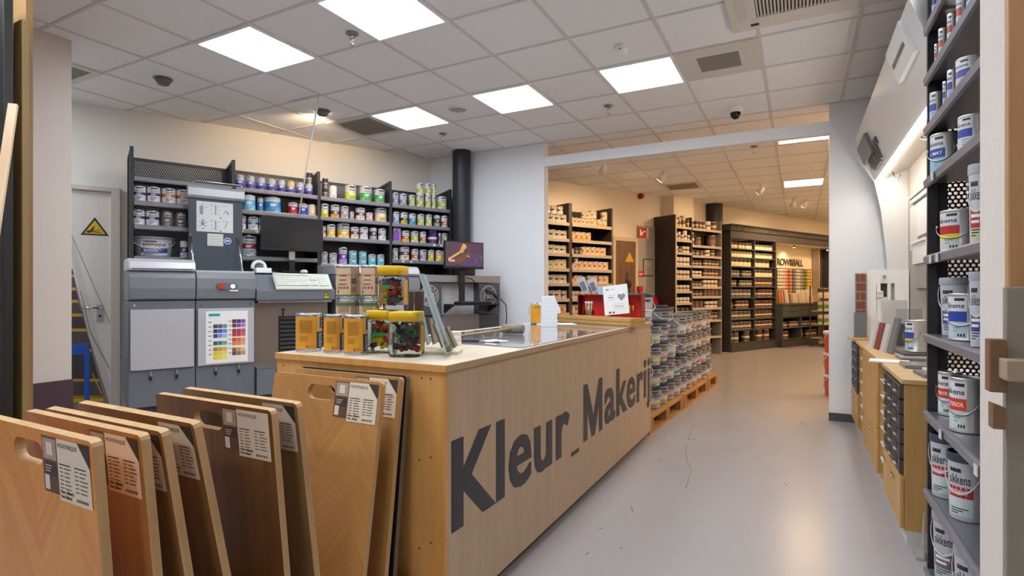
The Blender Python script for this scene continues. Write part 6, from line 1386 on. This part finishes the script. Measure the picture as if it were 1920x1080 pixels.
# ================================================================ dark bookcase of heritage paints
FO = (-1.209, 11.764); FOFF = (FO[0]-W2A[0])*W2N[0]+(FO[1]-W2A[1])*W2N[1]
def fw(x, out, z=0.): return (FO[0]+W2D[0]*x+W2N[0]*out, FO[1]+W2D[1]*x+W2N[1]*out, z)
m_fbk = M('3c3a38', .4, name='dark_bookcase_paint'); m_fbd = M('25221f', .5); m_drw = M('474d4b', .4, name='green_black_drawer')
DP = FOFF-.02
t = thing('bookcase', 'tall dark bookcase with ten shelves of heritage paint tins and a carved cornice', 'bookcase', fw(0, 0), W2ROT)
FZ = [2.11, 1.93, 1.742, 1.533, 1.332, 1.103, .872, .659, .438, .178]
XB = [0, .863, 1.7]
for k, x in enumerate((0, .85, 1.68)): B().box(x, 0, .15, x+.028, DP, 2.31).obj('upright', m_fbk, t)
B().box(.028, DP-.015, .15, 1.68, DP, 2.31).obj('back_panel', m_fbd, t)
for i, (x0, x1) in enumerate(((.0285, .8495), (.8785, 1.6795))):
    for z in FZ: B().box(x0, .0, z-.022, x1, DP-.016, z).obj('shelf', m_fbk, t)
B().box(-.02, -.03, 0, 1.708, DP, .149).box(-.01, -.015, .1, 1.708, .0, .156).obj('plinth', m_fbk, t)
NE0 = NE = 4.6; NR = hl(1522, 500, fw(0, -(DP-.03))[:2], W2D)[3]+.02
B().box(-.0, .0, 2.311, NE0, .03, 2.45).box(.0, .03, 2.311, .03, DP, 2.45).obj('frieze', m_fbk, t)
co = B().prism([(-.0, 2.451), (-.03, 2.46), (-.04, 2.54), (-.075, 2.57), (-.075, 2.585), (DP, 2.585), (DP, 2.451)], 'x', -.06, NE0+.06); co.obj('cornice', m_fbk, t)
dn = B()
for k in range(56):
    x = -.02+k*.083; dn.prism([(x, 2.478), (x+.05, 2.478), (x+.025, 2.528)], 'y', -.046, -.036)
dn.obj('carved_ornament', M('6d6964', .35, .3), t)
B().box(NE-.04, .0, .0, NE, DP, 2.31).obj('end_post', m_fbk, t)
niche = B().box(1.709, DP-.02, .95, NR, DP-.005, 2.31).obj('niche_panel', M('ecdfc6', .5), t)
B().box(1.709, .031, 2.29, NE-.05, DP-.031, 2.309).obj('niche_ceiling', M('d5c7b0', .5), t)
B().box(NR+.001, DP-.03, .0, NE-.045, DP-.005, 2.31).obj('dark_niche_panel', M('54463c', .5), t); B().box(NR-.0, .2, .97, NR+.03, DP-.031, 2.289).obj('niche_side', m_lipc, t)
# raised letters on the niche panel
x0, _, z0, sA, _ = hl(1457.5, 494, fw(0, -(DP-.03))[:2], W2D); x1, _, z1, sB, _ = hl(1506, 496, fw(0, -(DP-.03))[:2], W2D)
lt = B(); zc = zat(493, 12.6)
for off in (-.03, -.021): fit(lt, 'ROW&BALL', sA, sB, zat(496, 12.3), zat(482, 12.3), lambda u, v, off=off: (u, DP+off, v), 0, .018, .88)
lt.obj('raised_lettering', M('4a4038', .4), niche)
# spot over the niche
for (px, lbz) in ((1489, 'lamp over the niche letters'), (1551, 'lamp at the bookcase end')):
    s_ = hl(px, 457, fw(0, -.12)[:2], W2D)[3]
    if s_ > 4.4: s_ = 4.35
    b = B().rod((s_, .12, 2.288), (s_, .12, 2.25), .03, 12, 0, .02); sp = b.obj('niche_lamp', M('5a5048', .4), t)
    B().rod((s_, .12, 2.249), (s_, .12, 2.246), .018, 12).obj('lamp_face', E((1, .8, .55), 30), sp)
    l = bpy.data.lights.new('niche_beam', 'SPOT'); l.energy = 9 if px < 1500 else 4; l.color = (1, .78, .5); l.spot_size = 1.9; l.spot_blend = .8; l.shadow_soft_size = .02
    lo = bpy.data.objects.new('niche_beam', l); COL.objects.link(lo); lo.parent = t; lo.location = (s_, .12, 2.24); lo.rotation_euler = (Vector((0, .5, -1))).to_track_quat('-Z', 'Y').to_euler()
# colour chip board
cb = thing('colour_chip_board', 'wall board of curved paint colour chips in rows under the raised letters', 'colour board', fw(0, 0), W2ROT)
c0 = hl(1457, 525, fw(0, -(DP-.04))[:2], W2D)[3]; c1 = hl(1521, 525, fw(0, -(DP-.04))[:2], W2D)[3]; zb_, zt_ = zat(549, 12.5), zat(503, 12.5)
B().box(c0-.01, DP-.036, zb_-.01, c1+.01, DP-.0205, zt_+.015).obj('backing', M('4a3c30', .6), cb)
cols = ['e9dcc8', 'efe3cf', 'ecd9c2', 'e6c9b0', 'd9a58a', 'c8553a', 'd98e72', '6d6a6a', '8d8e90', 'c9c4ba', 'dcd6ca', 'b9b8a6', '9a9a6a', '7f8248', 'a8a050', 'e8c860', 'e6b43a']
ch = B(); n = len(cols); cw = (c1-c0)/n; rh = (zt_-zb_)/7
for c_ in range(n):
    for r_ in range(7):
        xx = c0+cw*(c_+.5); zz = zb_+rh*r_; ch.prism([(xx+cw*.42*math.cos(a_), DP-.037-.02*math.sin(a_)) for a_ in [pi*k/4 for k in range(5)]], 'z', zz+rh*.06, zz+rh*.94, c_, True)
ch.obj('colour_chips', [M(c, .5) for c in cols], cb)
# drawer chest in front of the niche
g0 = 1.724; g1 = hl(1535.5, 600, fw(0, .13)[:2], W2D)[3]; wq = g1-g0
t = thing('drawer_chest', 'green-black chest of four drawers over open tin shelves in the niche', 'chest', fw(g0, .13), W2ROT); DQ = .13+DP-.045
B().box(.0, .0, .0, wq, DQ, .15).obj('plinth', m_fbk, t); B().box(-.008, -.02, .925, wq+.01, DQ, .955).obj('top', m_drw, t)
for x in (0, wq/2-.012, wq-.024): B().box(x, .0, .151, x+.024, DQ, .924).obj('upright', m_drw, t)
B().box(.024, DQ-.015, .151, wq-.024, DQ, .924).obj('back_panel', m_fbd, t)
for (x0, x1) in ((.0245, wq/2-.0125), (wq/2+.0125, wq-.0245)):
    for z in (.18, .43, .66): B().box(x0, .005, z-.018, x1, DQ-.016, z).obj('shelf', m_drw, t)
    for z in (.668, .796):
        d = B().box(x0+.003, -.008, z, x1-.003, .2, z+.124).obj('drawer', m_drw, t, bevel=.002)
        xm = (x0+x1)/2; B().prism([(xm-.1, z+.1235), (xm+.1, z+.1235), (xm+.05, z+.09), (xm-.05, z+.09)], 'y', -.0095, -.0081).obj('cup_notch', m_black, d)
HT = {'hw': ('small dark tin with a cream band', 'd9c7a5', 'f0dcae', '4e423c', .3, .58, '3a2c22', ''), 'hg': ('grey tin with a cream band', '4f4a46', 'e0cda4', '5d5852', .36, .52, '3a2c22', ''),
      'hr': ('maroon-brown tin with a cream band', '5a3a32', 'ecd09a', '5c3c34', .38, .54, '3a2c22', ''), 'hs': ('small pale tin with a cream band', 'efe0c0', 'f3e3bb', '8f7d6c', .3, .6, '3a2c22', '')}
GF = 'heritage tins on the dark bookcase'
def frow(side, shelf, items):
    n0 = 1; zn = ('top', 'second', 'third', 'fourth', 'fifth', 'sixth', 'seventh', 'eighth', 'ninth', 'lowest')[shelf]
    for (x0, n, p, r, h, key) in items:
        run(FO, W2D, W2ROT, .02, x0+(.085 if side == 0 else .06), n, p, FZ[shelf], r, h, key, HT, 'from the brown rack, %s shelf, %s column' % (zn, ('first', 'second')[side]), GF, n0, 'heritage_paint_tin', 'paint tin', False); n0 += n
frow(0, 0, [(.03, 2, .12, .055, .12, 'hw'), (.31, 2, .12, .055, .12, 'hw'), (.57, 2, .12, .055, .12, 'hw')]); frow(0, 1, [(.02, 7, .112, .053, .12, 'hs')]); frow(0, 2, [(.05, 5, .15, .07, .155, 'hw')])
frow(0, 3, [(.02, 3, .11, .052, .12, 'hg'), (.45, 3, .11, .052, .12, 'hg')]); frow(0, 4, [(.02, 2, .11, .052, .12, 'hg'), (.36, 4, .11, .052, .12, 'hg')]); frow(0, 5, [(.04, 5, .15, .07, .16, 'hg')])
frow(0, 6, [(.0, 1, .1, .05, .14, 'hg'), (.26, 3, .15, .07, .16, 'hr')]); frow(0, 7, [(.04, 5, .15, .07, .16, 'hg')]); frow(0, 8, [(.06, 5, .15, .07, .16, 'hg')]); frow(0, 9, [(.0, 1, .1, .05, .2, 'hg'), (.2, 1, .1, .085, .21, 'hg'), (.6, 1, .1, .09, .22, 'hg')])
frow(1, 0, [(.88, 6, .125, .056, .11, 'hs')]); frow(1, 1, [(.88, 6, .125, .056, .11, 'hs')]); frow(1, 2, [(.9, 4, .16, .072, .155, 'hw')]); frow(1, 3, [(.9, 5, .15, .07, .155, 'hw')]); frow(1, 4, [(.9, 5, .15, .07, .16, 'hr')])
frow(1, 5, [(.88, 1, .1, .045, .15, 'hr'), (1.07, 4, .145, .068, .16, 'hr')]); frow(1, 6, [(.9, 5, .15, .07, .16, 'hr')]); frow(1, 7, [(.9, 5, .15, .07, .16, 'hr')]); frow(1, 8, [(.9, 5, .15, .07, .16, 'hr')]); frow(1, 9, [(1.1, 1, .1, .09, .23, 'hr'), (1.38, 1, .1, .09, .23, 'hr')])
FO2 = fw(g0, .13)[:2]
for side, x0 in ((0, .035), (1, wq/2+.025)):
    cn = ('first', 'second')[side]
    for zz, zn, its in ((.43, 'upper', [(x0+.06, 2 if side == 0 else 3, .12, .055, .12), (x0+.42, 3, .12, .055, .12)]), (.18, 'lower', [(x0+.08, 2, .15, .07, .17)] if side == 0 else [(x0+.06, 1, .15, .07, .17), (x0+.4, 3, .14, .066, .16)])):
        n0 = 1
        for (xx, n_, p, r, h) in its:
            run(FO2, W2D, W2ROT, .02, xx, n_, p, zz, r, h, 'hr', HT, 'from the bookcase, %s shelf, %s chest side' % (zn, cn), 'heritage tins in the drawer chest', n0, 'heritage_paint_tin', 'paint tin', False); n0 += n_
# books and leaflets on the chest
bk = [(.1, 'c98f6a', .3), (.16, 'b8684a', .3), (.22, 'd6a484', .3), (.28, 'a8583c', .29), (.34, 'e9dcc6', .3), (.43, 'dfe0cc', .3), (.55, '8f8468', .22), (.68, 'e0c8ae', .23), (.8, 'ead8c4', .22), (.95, 'd8c2ae', .22), (1.12, 'eee2d2', .26), (1.32, 'e6d6c0', .3)]
for k, (xx, c_, hh) in enumerate(bk):
    if xx > wq-.15: continue
    o = B().box(0, 0, 0, .035, .16, hh).obj('colour_book', M(c_, .6), None, fw(g0+xx, .13-.1, .956), W2ROT); o.rotation_euler = (0, -.22, W2ROT); o.location.z += .008
    tag(o, 'colour card book leaning on the chest top, %s from the bookcase' % ORD[k+1], 'book', 'colour books on the chest')
t = thing('leaflet_holder', 'cream leaflet holder standing at the far end of the chest top', 'leaflet holder', fw(g0+wq-.22, .13-.12, .956), W2ROT); B().box(0, 0, 0, .2, .1, .16).obj('tray', M('d9a868', .5), t); B().box(.02, .02, .16, .18, .08, .33).obj('leaflets', M('e6d3bd', .6), t)
# narrow rack of tins past the bookcase
hx0, hy0, _, _, bh = hl(1544, 600, fw(0, .62)[:2], W2D)
t = thing('shelving_rack', 'narrow dark rack with green labelled tins behind the orange buckets', 'rack', (hx0, hy0, 0), W2ROT)
for x in (0, .9):
    for y in (0, .28): B().box(x, y, 0, x+.025, y+.02, 1.35).obj('post', m_rk, t)
for z in (.2, .5, .8, 1.08): B().box(.026, .0, z-.015, .899, .3, z).obj('shelf', m_lipc, t)
for k, z in enumerate((.5, .8, 1.08)):
    for j in range(4):
        x = .12+j*.2; o = fw(0, 0); X_, Y_ = hx0+W2D[0]*x-W2N[0]*.1, hy0+W2D[1]*x-W2N[1]*.1
        tin('grn_far' if k < 2 else 'hw_far', ('tin', 'c9d0b0', '6d8a3c', 'd8cfbe', .2, .6, '3a2c22', '') if k < 2 else HT['hw'], X_, Y_, z+.0015, .08, .22, W2ROT, '%s tin, %s along the %s shelf of the narrow rack' % ('green labelled' if k < 2 else 'dark and cream', ORD[j+1], ('lower', 'middle', 'upper')[k]), 'tins on the narrow rack', False)

# ================================================================ pallets of buckets beyond the counter
PA, PB = (-1.124, 4.655), (-.95, 7.63); PD = (PB[0]-PA[0], PB[1]-PA[1]); _k = math.hypot(*PD); PD = (PD[0]/_k, PD[1]/_k); PROT = math.atan2(PD[1], PD[0])
PN = (PD[1], -PD[0])
def pw(s, out, z=0.): return (PA[0]+PD[0]*s+PN[0]*out, PA[1]+PD[1]*s+PN[1]*out, z)
m_pal = wood('pallet_wood', 'a8753c', 'c4935a', 'x', 1.2, .7); m_pal2 = wood('pallet_block', '9a6a36', 'b98850', 'z', 1.5, .7)
PW = .8
def pallet(s, L, lb):
    t = thing('pallet', lb, 'pallet', pw(s, 0), PROT, 'pallets under the buckets'); nb = 3 if L > .9 else 2
    for k in range(3):
        y0 = k*(PW-.1)/2; B().box(0, y0, 0, L, y0+.1, .022).obj('bottom_board', m_pal, t)
        for j in range(nb): x0 = j*(L-.13)/(nb-1); B().box(x0, y0, .0225, x0+.13, y0+.1, .0995).obj('block', m_pal2, t)
    for j in range(nb): x0 = j*(L-.13)/(nb-1); B().box(x0, 0, .1, x0+.13, PW, .1215).obj('stringer', m_pal2, t)
    for k in range(5): y0 = k*(PW-.12)/4; B().box(0, y0, .122, L, y0+.12, .144).obj('deck_board', m_pal, t)
pallet(0, 1.18, 'wooden pallet closest to the counter end, loaded with grey buckets'); pallet(1.21, 1.18, 'middle wooden pallet loaded with grey buckets'); pallet(2.42, .58, 'last short wooden pallet before the brown tin rack')
PK = {'y': ('a4a6a9', '2c3442', 'e2e2e2', 'd8c928', '2a2f3a', 'sikkens'), 'b': ('9b9ea3', '2f3745', 'e4e5e8', '3a4a78', '2a2f3a', 'sikkens'), 'r': ('a6a8ab', '40464f', 'e6e4e2', 'b9363a', '2a2f3a', 'sikkens'), 'w': ('b5b2b0', '77757a', 'e4e0dc', 'd6d2ce', '3a2f3a', 'sikkens'), 'v': ('b0adab', '4a4650', 'e0dad4', '4a3f8a', '2a2f3a', 'sikkens')}
PC = {'y': 'yellow', 'b': 'dark blue', 'r': 'red', 'w': 'white', 'v': 'violet'}
rnd = random.Random(12); m_z0 = .1455
PK['s'] = ('c3c4c6', '33404e', 'c6c7c9', 'c6c7c9', '2a2f3a', '')
PC['s'] = 'white sheet'
LV = ('lowest', 'second', 'third', 'fourth', 'topmost')
def stack(nm, s, r, items, out=None, z=m_z0, first=0, sheet=False, row='front row'):
    for lv, (key, h) in enumerate(items):
        x, y, _ = pw(s, out if out is not None else -(.02+1.03*r)); ht = h/.985
        lb = 'grey bucket with %s label, %s of the %s, %s' % (PC[key], LV[lv+first], nm, row) if key != 's' else 'grey bucket with a white sheet taped on, riding on the stacks nearest the counter'
        o = bucket('p'+key, PK[key], x, y, z, r*.955, ht, PROT-.35+rnd.uniform(-.2, .2), lb, 'buckets on the pallets')
        if key == 's':
            sh_ = B(); R0 = .95; sh_.arc(.935, -1.75, -.75, .2, .8, 0, 10, .98)
            for k in range(9): sh_.arc(.945+.005*k, -1.68, -.85, .27+.055*k, .279+.055*k, 1, 6)
            sh_.obj('paper_sheet', [m_paper, M('9aa0a8', .6)], o, None, PROT-.35)
        z += ht*.985+.0015
    return z
N1 = 'first stack from the counter'
stack(N1, .165, .15, [('b', .235), ('b', .245), ('y', .3)])
stack('second stack from the counter', .445, .118, [('y', .2), ('y', .19), ('y', .2), ('y', .19)])
stack('third stack from the counter', .69, .118, [('y', .2), ('r', .2), ('r', .2), ('b', .2)])
stack('fourth stack from the counter', .94, .118, [('r', .2), ('w', .2)]); stack('fifth stack from the counter', 1.19, .118, [('w', .2), ('b', .2)])
z_ = stack('pale pair over the fourth stack', 1.07, .185, [('w', .3)], -.215, m_z0+.4032, 2)
stack('pale pair over the fourth stack', 1.07, .125, [('v', .2)], -.215, z_, 3)
for k, (s, it) in enumerate(((1.45, 'wbvw'), (1.7, 'rwvw'), (1.95, 'wvwr'), (2.2, 'wrwv'), (2.47, 'vwrw'), (2.73, 'wvwv'))):
    stack('%s stack from counter' % ORD[6+k], s, .118, [(it[0], .2), (it[1], .21), (it[2], .2), (it[3], .22)])
stack(N1, .34, .17, [('s', .27)], -.23, m_z0+.794, 3)
for k in range(8):
    it = ('wyb', 'ywv', 'bvw')[k % 3]
    stack('%s tall stack from counter' % ORD[k+1], .19+.325*k, .15, [(it[0], .3), (it[1], .3), (it[2], .28 if k % 2 else .31)], -.58, row='second row')
# ---------------- orange buckets beside the white column wall
xo, yo = .395, 7.42
for k in range(3):
    o = bucket('orange', ('d9572a', 'e4ded8', 'd9572a', 'cf4f24', 'f0e6dc', ''), xo, yo, .0015+.2535*k, .135, .256, -pi/2-.6, 'orange bucket with white lid beside the column wall, %s of the three' % ('lowest', 'middle', 'topmost')[k], 'orange buckets by the column')
